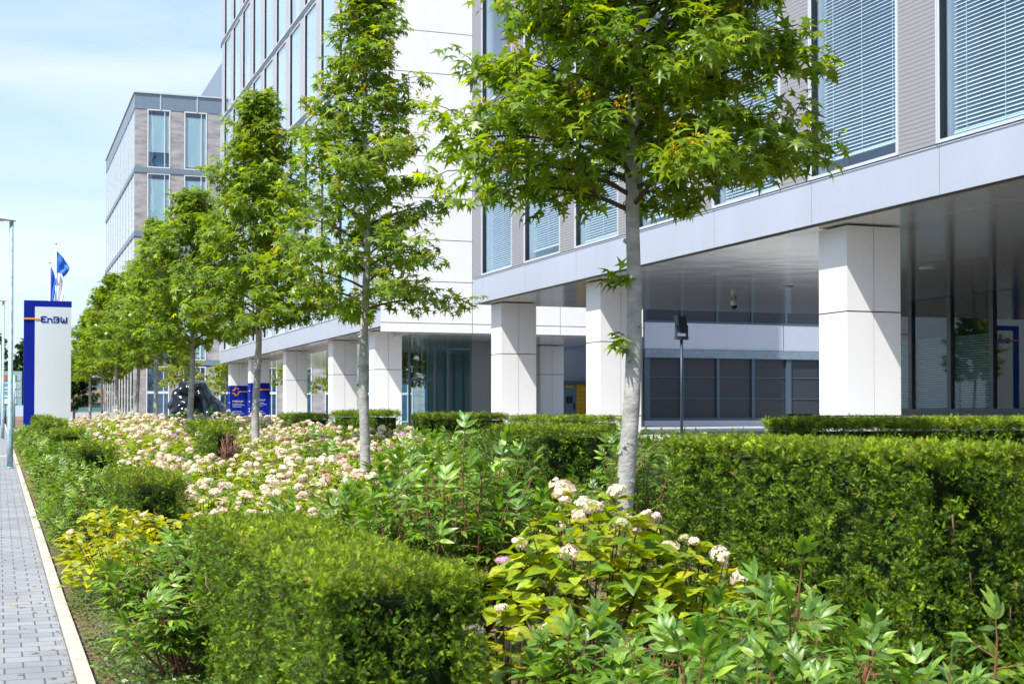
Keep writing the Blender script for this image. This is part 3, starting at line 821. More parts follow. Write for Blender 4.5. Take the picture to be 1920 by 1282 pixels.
# --- flagpoles
def flagpole(x, y, H, lab, cloth):
    t = thing('flagpole', lab, 'flagpole', (x, y, 1), group='flagpoles behind the pylon sign')
    mb = MB(); mb.tube([(x, y, .8), (x, y, H)], [.08, .045], 10); mb.tube([(x, y, H), (x, y, H + .1)], [.07, .03], 8); mb.build('pole', M['alu'], t)
    for (ztop, zlow, wdt, m_, ph) in cloth:
        mb = MB(); nu, nv = 14, 18; 
        for j in range(nv + 1):
            for i in range(nu + 1):
                u, v = i / nu, j / nv
                wv = wdt * (.55 + .45 * math.sin(2.2 * v + ph)) * (1 - .35 * v * u)
                X = x + .05 + u * wv; Z = ztop + (zlow - ztop) * v - u * .55 * (1 - v) - .25 * u * u
                Yv = y + .16 * math.sin(u * 9 + v * 5 + ph) * u + .1 * math.sin(v * 11) * u
                mb.v.append((X, Yv, Z))
        for j in range(nv):
            for i in range(nu):
                a = j * (nu + 1) + i; mb.f.append((a, a + 1, a + nu + 2, a + nu + 1)); mb.m.append(0); mb.sm.append(True)
        o = mb.build('flag', m_, t); sd = o.modifiers.new('thick', 'SOLIDIFY'); sd.thickness = .01
flagpole(3.05, 86, 11.4, 'taller flagpole flying a blue flag above a crumpled white one', [(11.0, 9.75, .78, M['cloth_blue'], .6), (9.9, 6.9, .42, M['cloth_white'], 1.2)])
flagpole(2.72, 86, 10.3, 'shorter flagpole with a narrow blue flag hanging against it', [(10.1, 6.6, .36, M['cloth_blue'], 2.4)])

# ------------------------------------------------------------------ sculpture
def sculpture():
    import mathutils.noise as mn
    cx, cy, cz = 6.75, 50.0, 1.0
    nu, nv = 72, 44; V = []; F = []
    for j in range(nv + 1):
        v = j / nv
        for i in range(nu):
            a = 2 * math.pi * i / nu
            # silhouette: steep at left, peak left of middle, long slope to the right
            h = v * 1.88
            tt = 1 - v
            rl = .34 + .80 * tt ** .55 - .10 * math.sin(v * 7)
            rr = .12 + 1.55 * tt ** .95
            rx = rr if math.cos(a) > 0 else rl
            px = rx * math.cos(a) * (1 if v < .97 else .6)
            py = (.35 + .75 * tt ** .6) * math.sin(a) * (1 if v < .97 else .6)
            x = cx - .28 + px; y = cy + py; z = cz - .15 + h
            n1 = mn.noise(Vector((x * 1.5, y * 1.5, z * 1.6)))
            n2 = mn.noise(Vector((x * 3.6 + 5, y * 3.6, z * 3.0)))
            k = 1 if math.cos(a) > .1 else 1.9
            dirv = Vector((math.cos(a), math.sin(a), .3))
            disp = (n1 * .13 + abs(n2) * .10 * k)
            if v > .97: disp *= .3
            # hollow on the street-side front
            hx, hz = x - (cx - .45), z - (cz + .75)
            if math.sin(a) < 0: disp -= .55 * math.exp(-(hx * hx) / .06 - (hz * hz) / .16)
            V.append((x + dirv.x * disp, y + dirv.y * disp, z + dirv.z * disp * .4))
    for j in range(nv):
        for i in range(nu):
            i2 = (i + 1) % nu; F.append((j * nu + i, j * nu + i2, (j + 1) * nu + i2, (j + 1) * nu + i))
    F.append(tuple(nv * nu + i for i in range(nu)))
    me = bpy.data.meshes.new('sculpture'); me.from_pydata(V, [], F); me.materials.append(M['blackstone'])
    me.polygons.foreach_set('use_smooth', [True] * len(F)); me.update()
    o = bpy.data.objects.new('sculpture', me); C.objects.link(o)
    sb = o.modifiers.new('s', 'SUBSURF'); sb.levels = 1; sb.render_levels = 1
    setp(o, 'glossy black boulder-like sculpture with a hollow, behind the tree row', 'sculpture')
sculpture()

# ------------------------------------------------------------------ floodlight, cameras, box
t = thing('floodlight', 'dark floodlight on a slim pole between two columns', 'floodlight', (15.05, 30, .95))
mb = MB(); mb.tube([(15.05, 30, .9), (15.05, 30, 3.28)], .035, 10); mb.build('pole', M['galv_d'], t)
mb = MB(); mb.box(14.90, 15.20, 29.93, 30.07, 3.28, 3.36); mb.box(14.90, 14.92, 29.95, 30.05, 3.36, 3.62); mb.box(15.18, 15.20, 29.95, 30.05, 3.36, 3.62); mb.build('bracket', M['galv_d'], t)
mb = MB(); n = 0
for (yy, zz) in ((29.86, 3.42), (30.06, 3.46), (30.2, 3.86), (29.98, 3.84)): mb.v += [(14.94, yy, zz), (15.16, yy, zz)]
for f in ((0, 1, 3, 2), (2, 3, 5, 4), (4, 5, 7, 6), (6, 7, 1, 0), (0, 2, 4, 6), (1, 7, 5, 3)): mb.f.append(f); mb.m.append(0); mb.sm.append(False)
mb.build('lamp_head', M['galv_d'], t)
mb = MB(); mb.quad((14.96, 29.866, 3.46), (15.14, 29.866, 3.46), (15.14, 29.965, 3.81), (14.96, 29.965, 3.81)); mb.v = [(a, b - .012, c) for a, b, c in mb.v]; mb.build('lamp_glass', M['black'], t)

t = thing('dome_camera', 'white dome security camera hanging under the soffit between columns', 'security camera', (20.5, 37.4, SOF))
mb = MB(); x, y = 20.5, 37.4
mb.tube([(x, y, SOF), (x, y, SOF - .06), (x, y, SOF - .08), (x, y, SOF - .24)], [.05, .05, .10, .10], 14); mb.build('housing', M['dome'], t)
mb = MB(); mb.tube([(x, y, SOF - .24), (x, y, SOF - .29), (x, y, SOF - .33), (x, y, SOF - .345)], [.09, .085, .055, .01], 14); mb.build('lens_dome', M['black'], t)
for (x, y, lab) in ((20.0, 36.6 - 3, 'flat round ceiling light left of the dome camera'), (20.6, 28.2, 'flat round ceiling light to the right of the wide white column')):
    mb = MB(); mb.tube([(x, y, SOF - .012), (x, y, SOF - .03), (x, y, SOF - .045)], [.20, .20, .16], 20); setp(mb.build('ceiling_light', M['dome']), lab, 'ceiling light', 'ceiling lights under the near block')
mb = MB(); mb.box(20.0, 20.75, 33.5, 34.2, .9, 1.55); o = mb.build('dark_bin', M['galv_d'], None, bevel=.02); setp(o, 'dark box-shaped bin behind the hedge by the wide column', 'bin')

# ------------------------------------------------------------------ trees
GREENS = [(.17, .29, .016), (.25, .37, .022), (.09, .19, .02), (.34, .44, .025), (.19, .32, .06)]
YELLOWS = [(.26, .33, .02), (.32, .34, .02), (.18, .28, .02), (.14, .24, .02)]
def make_tree(name, label, H, cb, Rad, seed, nlimb, leaf, profile, group, cat='tree', trunk_r=.085, cols=None, seeds=True, nleaf_mult=1.0, gap=.0, low_sprouts=(), template=None, spread=(.75, 1.1), azi_bias=None, leafcap=1e9):
    r = random.Random(seed); rng = np.random.default_rng(seed)
    cols = cols or GREENS
    t = thing(name, label, cat, (0, 0, 0), group=group)
    bend = [(0, 0)]; lean = (r.uniform(-.05, .05), r.uniform(-.05, .05))
    zs = np.linspace(0, H * .97, 16); pts = []; px = py = 0
    for i, z in enumerate(zs):
        px = lean[0] * z * .25 + .03 * math.sin(z * 1.7 + seed); py = lean[1] * z * .25 + .03 * math.sin(z * 1.3 + seed * 2)
        pts.append((px * min(1, z / 1), py * min(1, z / 1), z - .15 if i == 0 else z))
    rad = [trunk_r * (1.12 if i == 0 else 1) * (1 - .86 * (z / H) ** .9) + .006 for i, z in enumerate(zs)]
    def tp(z):
        f = z / (H * .97) * 15; i = min(14, int(f)); a, b = Vector(pts[i]), Vector(pts[i + 1]); return a.lerp(b, f - i)
    tr = MB(); tr.tube(pts, rad, 14)
    # branch collars on the bare stem
    for q in range(7):
        z = r.uniform(.6, cb * .98); p = tp(z); a = r.uniform(0, 6.28); rr = trunk_r * .85
        d = Vector((math.cos(a), math.sin(a), .25)); 
        tr.tube([p + d * rr * .6, p + d * (rr * 1.25)], [.028, .016], 7)
    tr.build('trunk', M['bark'], t, world=False)
    br = MB(); P = []; A = []; N = []; SC = []
    def addleaves(p0, p1, cnt, spread, outdir):
        for _ in range(cnt):
            u = r.random(); p = p0.lerp(p1, u)
            off = Vector((r.gauss(0, spread), r.gauss(0, spread), r.gauss(0, spread) * .8 - .02))
            ax = outdir * .7 + off.normalized() * .8 + Vector((0, 0, -.55 + r.gauss(0, .35)))
            nn = Vector((r.gauss(0, .45), r.gauss(0, .45), 1.0)) + outdir * .35 + Vector((-.25, -.2, 0))
            P.append(p + off); A.append(ax); N.append(nn); SC.append(leaf * r.uniform(.65, 1.2))
    ga = r.uniform(0, 6.28)
    seedpts = []
    for i in range(nlimb):
        f = (i + .5) / nlimb; zt = cb + (H - cb) * f ** 1.0 * .95
        ga += 2.39996 + r.uniform(-.3, .3)
        rr = Rad * profile(f) * r.uniform(*spread)
        if azi_bias: rr *= azi_bias(ga, f)
        if rr < .12: continue
        p0 = tp(min(zt, H * .95)); el = R(12 + 42 * f + r.uniform(-8, 8))
        hd = Vector((math.cos(ga), math.sin(ga), 0)); L = rr
        n = 6; pl = [p0]; p = p0.copy(); ang = el + R(12)
        for s in range(n):
            ang2 = ang - R(30) * (s / n) - (R(14) if f < .2 else 0) * (s / n)
            hd = (hd + Vector((r.gauss(0, .08), r.gauss(0, .08), 0))).normalized()
            p = p + hd * (L / n) * math.cos(ang2) * 1.05 + Vector((0, 0, (L / n) * math.sin(ang2)))
            pl.append(p.copy())
        r0 = max(.010, trunk_r * .28 * (1 - .7 * f)); br.tube(pl, [r0 * (1 - .8 * s / n) for s in range(n + 1)], 6, cap=False)
        # side twigs
        nt_ = int(5 + L * 7)
        for q in range(nt_):
            u = .22 + .78 * (q + r.random()) / nt_; k = min(n - 1, int(u * n)); b0 = pl[k].lerp(pl[k + 1], u * n - k)
            sd = r.choice((-1, 1)); side = Vector((-hd.y * sd, hd.x * sd, 0))
            tl = r.uniform(.16, .42) * min(1.2, .5 + L * .5)
            tdir = (hd * r.uniform(.2, .9) + side * r.uniform(.3, 1) + Vector((0, 0, r.uniform(-.25, .5)))).normalized()
            b1 = b0 + tdir * tl; bm = b0.lerp(b1, .5) + Vector((0, 0, .03))
            br.tube([b0, bm, b1], [.006, .004, .002], 4, cap=False)
            addleaves(b0.lerp(b1, .25), b1, max(1, int((4 + tl * 16) * nleaf_mult)), .055, (hd + tdir).normalized())
            if seeds and r.random() < .28: seedpts.append(b1)
        addleaves(pl[-2], pl[-1], int(6 * nleaf_mult) + 1, .06, hd)
    # leader tip
    tipz = H * .93
    addleaves(tp(tipz - .5), tp(H * .96) + Vector((0, 0, .12)), int(40 * nleaf_mult), .09, Vector((0, 0, .5)))
    for (z, a, L) in low_sprouts:
        p0 = tp(z); d = Vector((math.cos(a), math.sin(a), .15)); b1 = p0 + d * L; br.tube([p0, b1], [.008, .004], 5)
        addleaves(p0.lerp(b1, .5), b1, 14, .05, d)
    br.build('branches', M['twig'], t, world=False)
    P = np.array([tuple(v) for v in P]); A = np.array([tuple(v) for v in A]); N = np.array([tuple(v) for v in N]); SC = np.array(SC)
    col = tints(rng, len(P), cols, .16)
    # whole shoots of yellower young leaves
    for _ in range(int(len(P) / 160)):
        c = P[rng.integers(0, len(P))]; m_ = np.linalg.norm(P - c, axis=1) < rng.uniform(.12, .25)
        col[m_] = col[m_] * .45 + np.array([.24, .32, .02]) * .55
    tv, tf = template or STAR
    me = leafmesh('crown', tv, tf, P, A, N, SC, col, M['leaf_tree'])
    o = bpy.data.objects.new('crown', me); link(o, t, False)
    if seeds and seedpts:
        ps = []; 
        for p in seedpts:
            for _ in range(26): 
                d = Vector((r.gauss(0, 1), r.gauss(0, 1), r.gauss(0, 1))).normalized(); ps.append((p + Vector((0, 0, .02)) + d * r.uniform(.01, .055), d))
        P2 = np.array([tuple(a) for a, b in ps]); A2 = np.array([tuple(b) for a, b in ps])
        me = leafmesh('seed_clusters', SMALL[0], SMALL[1], P2, A2, np.roll(A2, 1, 1), np.full(len(P2), .032), tints(rng, len(P2), [(.58, .44, .02), (.52, .34, .03), (.40, .40, .02)]), M['petal'])
        o = bpy.data.objects.new('seed_clusters', me); link(o, t, False)
    return t

def put(t, x, y, rz=0, s=1.0, zoff=0):
    t.location = (x, y, float(gz(x, y)) + zoff); t.rotation_euler = (0, 0, rz); t.scale = (s, s, s); return t
def copy_tree(src, label):
    o = src.copy(); C.objects.link(o); o['label'] = label
    for ch in list(src.children):
        c = ch.copy(); C.objects.link(c); c.parent = o
        for g in list(ch.children):
            d = g.copy(); C.objects.link(d); d.parent = c
    return o
TX = 4.65
G = 'young sweetgum trees in a row in the planting bed'
p_round = lambda f: (min(1, .82 + f * 2.0)) * (1 - max(0, f - .15) / .85) ** .62
p_cone = lambda f: (min(1, .70 + f * 2.2)) * (1 - f * .90) ** .85
t1 = make_tree('sweetgum_tree', 'nearest sweetgum with yellow seed clusters, its crown cut by the top of the picture', 7.6, 2.94, 1.50, 11, 104, .132, p_round, G,
               trunk_r=.074, nleaf_mult=1.4, low_sprouts=((2.42, R(165), .16), (1.92, R(190), .14)))
put(t1, TX - .04, 10.25)
t1.rotation_euler = (R(-1.0), R(2.9), 0)   # the stem leans a little to the right
t2 = make_tree('sweetgum_tree', 'second sweetgum from the camera, slender and open, its top over the white end wall', 7.35, 2.4, 1.38, 27, 66, .13, p_cone, G, trunk_r=.072, nleaf_mult=1.15, spread=(.65, 1.22))
put(t2, TX, 18.75)
t3 = make_tree('sweetgum_tree', 'third sweetgum, dense pointed crown with yellow-green tip', 7.35, 2.5, 1.66, 35, 84, .145, p_cone, G, trunk_r=.08, nleaf_mult=1.15, seeds=False)
put(t3, TX, 27.3)
t4 = make_tree('sweetgum_tree', 'fourth sweetgum, directly in front of the black sculpture', 6.7, 2.35, 1.85, 48, 62, .17, p_round, G, trunk_r=.085, nleaf_mult=1.0, seeds=False)
put(t4, TX, 37.2)
row = [(45.8, t3, 2.1, .93, 'fifth sweetgum of the row, left of the black sculpture'),
       (52.5, t4, .9, .92, 'sixth sweetgum of the row, thin grey trunk before the far stone-panelled block'),
       (61.5, t4, 4.0, .98, 'seventh sweetgum of the row, right of the pylon sign and its neighbours'),
       (71.0, t3, 5.2, .92, 'eighth sweetgum of the row, before the low distant building'),
       (80.5, t4, 2.6, .95, 'last sweetgum of the row, lowest crown next to the pylon sign')]
for (y, src, rz, s, lab) in row:
    o = copy_tree(src, lab); put(o, TX, y, rz, s)
# yellow-green courtyard trees
G2 = 'small yellow-green trees under and beyond the tall block'
c1 = make_tree('courtyard_tree', 'low yellow-green tree behind the black sculpture', 5.0, 2.3, 2.0, 61, 30, .26, p_round, G2, trunk_r=.07, cols=YELLOWS, seeds=False, nleaf_mult=.5, template=SMALL)
put(c1, 12.2, 103, 0, 1.0)
for (x, y, rz, s, lab) in ((20.3, 104, 1, .93, 'small yellow-green tree seen between blue-wrapped column and white column'), (23.4, 103, 2.2, .93, 'small yellow-green tree seen between the second and third columns of the tall block'),
                        (15.9, 107, 3.6, .9, 'yellow-green tree at the foot of the far block'), (19.6, 72, 4.4, .95, 'yellow-green tree seen through the glass entrance'), (22.3, 75, 5.4, .9, 'yellow-green tree further right behind the entrance glass')):
    o = copy_tree(c1, lab); put(o, x, y, rz, s)
# distant trees
G3 = 'dark trees beyond the street'
d1 = make_tree('distant_tree', 'dark green distant tree behind the price board', 9.5, 1.5, 3.6, 71, 50, .55, p_round, G3, trunk_r=.16, cols=[(.03, .075, .012), (.045, .10, .015), (.025, .06, .01)], seeds=False, nleaf_mult=.55, template=SMALL)
put(d1, -1.0, 150, 0, 1)
for (x, y, s, lab) in ((3.2, 152, .95, 'dark green distant tree just left of the pylon sign'), (-5.2, 160, 1.0, 'dark distant tree at the left edge'), (7.5, 158, .8, 'dark green tree behind the low distant building')):
    o = copy_tree(d1, lab); put(o, x, y, x, s)

# ------------------------------------------------------------------ hedges
YEW = [(.075, .17, .010), (.12, .24, .010), (.022, .065, .008), (.21, .35, .012), (.05, .13, .014), (.34, .47, .02)]  # side greens, some shading of the cut sides put into the darker tones
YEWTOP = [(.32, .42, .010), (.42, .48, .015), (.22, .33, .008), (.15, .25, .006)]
def hedge(label, x0, x1, y0, y1, zt, seed, dens, sz, group='clipped yew hedges in the planting bed', dark=0.0, dead=False):
    rng = np.random.default_rng(seed); xc, yc = (x0 + x1) / 2, (y0 + y1) / 2
    zb = float(min(gz(x0, y0), gz(x1, y1), gz(x0, y1))) - .05
    t = thing('clipped_hedge', label, 'hedge', (xc, yc, zb), group=group)
    P = []; N = []; top = []
    faces = [('x', x0, -1), ('x', x1, 1), ('y', y0, -1), ('y', y1, 1), ('z', zt, 1)]
    r_ = .03
    for ax, c, sg in faces:
        if ax == 'x': a0, a1, b0, b1 = y0, y1, zb, zt
        elif ax == 'y': a0, a1, b0, b1 = x0, x1, zb, zt
        else: a0, a1, b0, b1 = x0, x1, y0, y1
        area = (a1 - a0) * (b1 - b0); dd = dens * (.35 if sg > 0 and ax != 'z' else 1)
        n = int(area * dd / 9); a = rng.uniform(a0, a1, n); b = rng.uniform(b0, b1, n)
        if ax == 'x': p = np.stack([np.full(n, c), a, b], 1); nn = np.tile([sg, 0, 0], (n, 1))
        elif ax == 'y': p = np.stack([a, np.full(n, c), b], 1); nn = np.tile([0, sg, 0], (n, 1))
        else: p = np.stack([a, b, np.full(n, c)], 1); nn = np.tile([0, 0, 1], (n, 1))
        P.append(p); N.append(nn.astype(float)); top.append(np.full(n, ax == 'z'))
    P = np.concatenate(P); N = np.concatenate(N); top = np.concatenate(top)
    # thin growth and hollows on the cut sides
    hol = np.sin(P[:, 0] * 13 + P[:, 2] * 17 + seed) * np.sin(P[:, 1] * 15 - P[:, 2] * 11) + .7 * np.sin(P[:, 0] * 31 + P[:, 2] * 37) * np.sin(P[:, 1] * 29 + P[:, 2] * 33 + seed)
    kp = top | (hol + rng.normal(0, .35, len(P)) > -.38)
    kp &= top | (rng.random(len(P)) < .72)
    P, N, top = P[kp], N[kp], top[kp]
    # rounded edges: pull points near an edge inwards
    cen = np.array([xc, yc, (zb + zt) / 2]); half = np.array([(x1 - x0) / 2, (y1 - y0) / 2, (zt - zb) / 2])
    q = (P - cen); inner = half - r_; cl = np.clip(q, -inner, inner); dlt = q - cl; ln = np.linalg.norm(dlt, axis=1, keepdims=True)
    dirn = dlt / np.maximum(ln, 1e-6); P = cen + cl + dirn * r_; N = unit(dirn + .001 * N)
    lump = (np.sin(P[:, 0] * 9 + seed) * np.sin(P[:, 1] * 7.3 + seed) * np.sin(P[:, 2] * 11) + .6 * np.sin(P[:, 0] * 21 + P[:, 1] * 17) * np.sin(P[:, 2] * 23 + P[:, 1] * 9 + seed))
    P = P + N * (.007 * lump[:, None]) - N * (rng.random(len(P)) ** 1.5 * np.where(top, .05, .095))[:, None]
    # every point becomes a little tuft of shoots sharing one tone
    kk = 15; cs = sz * .72; tone = rng.random(len(P)) ** 2.6
    P = np.repeat(P, kk, 0) + rng.normal(0, 1, (len(P) * kk, 3)) * cs * .42; N = np.repeat(N, kk, 0); tone = np.repeat(tone, kk)
    up = np.array([0, 0, 1.0])
    A = N * .5 + up * .25 * (1 - np.abs(N[:, 2:3])) + rng.normal(0, .75, P.shape)
    NN = rng.normal(0, 1, P.shape) + up * .6 + N * .3
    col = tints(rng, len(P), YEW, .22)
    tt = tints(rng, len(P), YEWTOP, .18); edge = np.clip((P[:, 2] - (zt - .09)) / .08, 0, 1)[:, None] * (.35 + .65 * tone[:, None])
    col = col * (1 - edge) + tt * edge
    pat = (.5 + .5 * np.sin(P[:, 1] * 4.1 + P[:, 2] * 5 + seed) * np.sin(P[:, 0] * 6 + P[:, 2] * 3.3))[:, None]
    col = col * (.8 + .35 * pat) * (1 - dark) * (.55 + 1.15 * tone[:, None])
    brown = rng.random(len(P)) < .006; col[brown] = np.array([.35, .17, .06])
    if dead:
        m_ = (P[:, 1] < y0 + .14) & (P[:, 0] > x0 + .10)
        keep = ~m_ | (rng.random(len(P)) < .04)
        P, A, NN, col, N = P[keep], A[keep], NN[keep], col[keep], N[keep]
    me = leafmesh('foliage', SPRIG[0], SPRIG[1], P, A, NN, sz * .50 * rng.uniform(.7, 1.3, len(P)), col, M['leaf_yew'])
    o = bpy.data.objects.new('foliage', me); link(o, t)
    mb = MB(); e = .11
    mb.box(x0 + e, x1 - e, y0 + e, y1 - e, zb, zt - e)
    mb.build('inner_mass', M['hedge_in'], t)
    r = random.Random(seed)
    for _ in range(5 if not dead else 44):
        mb = MB()
        if dead: bx = r.uniform(x0 + .12, x1 - .02); p0 = Vector((xc + .05, y0 + .1, zb + .1)); p1 = Vector((bx, y0 + r.uniform(-.02, .05), r.uniform(zb + .35, zt - .03)))
        else:
            if r.random() < .4: p1 = Vector((x0 - .01, r.uniform(y0, y1), r.uniform(zb + .1, zt - .1))); p0 = p1 + Vector((.05, r.uniform(-.10, .10), -.14))
            else: p1 = Vector((r.uniform(x0, x1), y0 - .012, r.uniform(zb + .1, zt - .1))); p0 = p1 + Vector((r.uniform(-.09, .09), .05, -.14))
        mb.tube([p0, p0.lerp(p1, .5) + Vector((r.gauss(0, .02), 0, r.gauss(0, .01))), p1], [.005, .004, .003] if not dead else [.016, .010, .004], 5)
        if dead:
            for _2 in range(4):
                a = p0.lerp(p1, r.uniform(.3, .9)); mb.tube([a, a + Vector((r.gauss(0, .08), r.uniform(-.05, .02), r.uniform(.02, .16)))], [.005, .002], 4)
        mb.build('dead_branch' if dead else 'bare_twig', M['deadwood'], t)
    return t
# street-side blocks (same size, evenly spaced)
near = 17000
hedge('large hedge block in the left foreground, sharp corner towards the camera', 1.10, 1.74, 5.1, 8.6, .90, 1, near, .042)
hedge('dark rounded hedge block behind the yellow hydrangea', 1.18, 1.72, 13.9, 17.0, .88, 2, 5000, .058, dark=.12)
hedge('small hedge block by the pavement, third from the camera', 1.12, 1.74, 22.5, 25.2, 1.02, 3, 2200, .085)
hedge('low hedge block among leafy plants, fourth along the pavement', 1.12, 1.74, 31.2, 34.0, 1.16, 4, 1300, .11)
hedge('hedge block just in front of the pylon sign', 1.12, 1.74, 40, 43.5, 1.32, 5, 900, .13)
hedge('farthest small hedge block at the foot of the pylon sign', 1.12, 1.74, 50, 53, 1.42, 14, 700, .14)
hedge('tall hedge block filling the right foreground, yellowish top', 4.0, 4.66, 5.55, 8.25, 1.345, 6, 15000, .046)
hedge('hedge block continuing beside the tall right foreground hedge', 4.95, 5.5, 5.1, 7.0, 1.26, 16, 8000, .045, dark=.2)
hedge('squat hedge with a brown dead patch among pink hydrangeas', 3.5, 3.98, 25.0, 27.2, 1.26, 7, 2200, .085, dead=True)
hedge('hedge block behind the one with the dead patch', 4.05, 4.75, 30.5, 33.4, 1.33, 8, 1500, .10)
hedge('square hedge before the columns, right beside the second tree trunk', 7.9, 8.55, 31.0, 35.5, 1.575, 9, 1700, .09)
hedge('hedge just left of the square hedge by the second tree trunk', 7.9, 8.55, 38.3, 43.0, 1.50, 10, 1100, .11)
hedge('long dark hedge in front of the glass entrance', 9.3, 11.45, 32, 33, 1.505, 11, 2600, .10, dark=.2)
hedge('bright-topped hedge between the two trunk-side columns', 10.0, 12.2, 27.0, 28.2, 1.46, 12, 1500, .09)
hedge('dark hedge immediately left of the nearest tree trunk', 5.4, 6.3, 14.0, 15.9, 1.37, 13, 4500, .06, dark=.1)
hedge('long narrow hedge behind the tall right foreground hedge', 7.6, 11.2, 12.3, 13.3, 1.445, 15, 9000, .06)

# ------------------------------------------------------------------ shrubs
PEONY = [(.14, .28, .03), (.20, .36, .04), (.08, .19, .025), (.28, .42, .05), (.14, .26, .05)]
PEONY_Y = [(.20, .33, .03), (.26, .36, .03), (.14, .26, .03)]
def peony(label, x, y, rad, h, seed, cols=PEONY, leaf=.10, nst=22, lean=(0, 0), name='peony_shrub', group='leafy peony shrubs in the bed', stem=None):
    r = random.Random(seed); rng = np.random.default_rng(seed); z0 = float(gz(x, y)) - .04
    t = thing(name, label, 'shrub', (x, y, z0), group=group)
    mb = MB(); P = []; A = []; N = []; SC = []; K = []
    for i in range(nst):
        a = r.uniform(0, 6.28); rr = rad * math.sqrt(r.random()); tip = Vector((rr * math.cos(a) + lean[0], rr * math.sin(a) + lean[1], h * r.uniform(.72, .99) * (1 - .38 * (rr / rad) ** 2)))
        b = Vector((r.gauss(0, .05), r.gauss(0, .05), 0)); mid = b.lerp(tip, .5) + Vector((tip.x * .12, tip.y * .12, .05))
        pl = [b, b.lerp(mid, .6), mid, mid.lerp(tip, .6), tip]
        mb.tube(pl, [.011, .009, .007, .005, .003], 5, cap=False)
        for q in range(8):
            u = .40 + .6 * (q + .5) / 8 if q < 7 else 1.0
            f = u * 4; k = min(3, int(f)); p = pl[k].lerp(pl[k + 1], f - k)
            aa = q * 2.4 + i; d = Vector((math.cos(aa), math.sin(aa), r.uniform(.05, .55))).normalized()
            if q == 7: d = Vector((r.gauss(0, .3), r.gauss(0, .3), 1)).normalized()
            pet = p + d * leaf * r.uniform(.6, 1.1)
            mb.tube([p, pet], [.003, .002], 3, cap=False)
            side = d.cross(Vector((0, 0, 1))); side = side.normalized() if side.length > .1 else Vector((1, 0, 0)); upn = side.cross(d).normalized()
            tone = r.random()
            for (ang, off, s) in ((0, .0, 1.05), (38, -.01, .9), (-38, -.01, .9), (75, -.3, .75), (-75, -.3, .75), (18, .25, .8), (-22, .3, .75)):
                ca, sa = math.cos(R(ang)), math.sin(R(ang)); dd = d * ca + side * sa + Vector((0, 0, -.12 + r.gauss(0, .12)))
                P.append(pet + d * leaf * off); A.append(dd); N.append(upn + Vector((r.gauss(0, .2), r.gauss(0, .2), .25))); SC.append(leaf * s * r.uniform(.8, 1.2)); K.append(tone)
    mb.build('stems', stem or M['red_twig'], t, world=False)
    P = np.array([tuple(v) for v in P]); A = np.array([tuple(v) for v in A]); N = np.array([tuple(v) for v in N])
    col = tints(rng, len(P), cols, .12) * (.75 + .5 * np.array(K)[:, None])
    me = leafmesh('foliage', LANCE[0], LANCE[1], P, A, N, np.array(SC), col, M['leaf_soft'])
    o = bpy.data.objects.new('foliage', me); link(o, t, False)
    return t

def flower_mesh(seed, rad, cols, n=70):
    rng = np.random.default_rng(seed); d = unit(rng.standard_normal((n, 3))); d[:, 2] = np.abs(d[:, 2]) * .9 - .15; d = unit(d)
    P = d * rad * rng.uniform(.7, 1.15, (n, 1)) * np.array([1 + .12 * math.sin(seed), 1, .72])
    V = [(0, -.5, 0), (.5, 0, .12), (0, .5, 0), (-.5, 0, .12), (0, 0, -.05)]; F = [(4, 0, 1), (4, 1, 2), (4, 2, 3), (4, 3, 0)]
    ax = np.cross(d, rng.standard_normal((n, 3)))
    me = leafmesh('flower_head', V, F, P, ax, d + rng.normal(0, .25, d.shape), rad * .62 * rng.uniform(.7, 1.2, n), tints(rng, n, cols, .10), M['petal'])
    return me
CREAM = [(.88, .74, .62), (.90, .83, .68), (.84, .64, .54), (.88, .80, .58)]
PINK = [(.72, .40, .40), (.74, .50, .46), (.62, .36, .36)]
VIOLET = [(.72, .42, .66), (.80, .58, .74)]
FB = flower_mesh(7, .058, [(.50, .33, .26), (.62, .44, .34), (.42, .26, .20)])
FL = [FB, flower_mesh(10, .05, [(.52, .55, .22), (.66, .64, .38)]), flower_mesh(8, .05, CREAM), flower_mesh(1, .062, CREAM), flower_mesh(2, .07, CREAM), flower_mesh(3, .056, CREAM), flower_mesh(4, .066, CREAM), flower_mesh(6, .06, CREAM), flower_mesh(5, .062, CREAM + PINK)]
FV = flower_mesh(9, .062, VIOLET)
HYD = [(.28, .38, .02), (.38, .46, .03), (.17, .30, .02), (.46, .50, .04), (.12, .24, .02)]
HYDY = [(.46, .46, .02), (.56, .50, .02), (.36, .42, .02), (.24, .36, .02)]
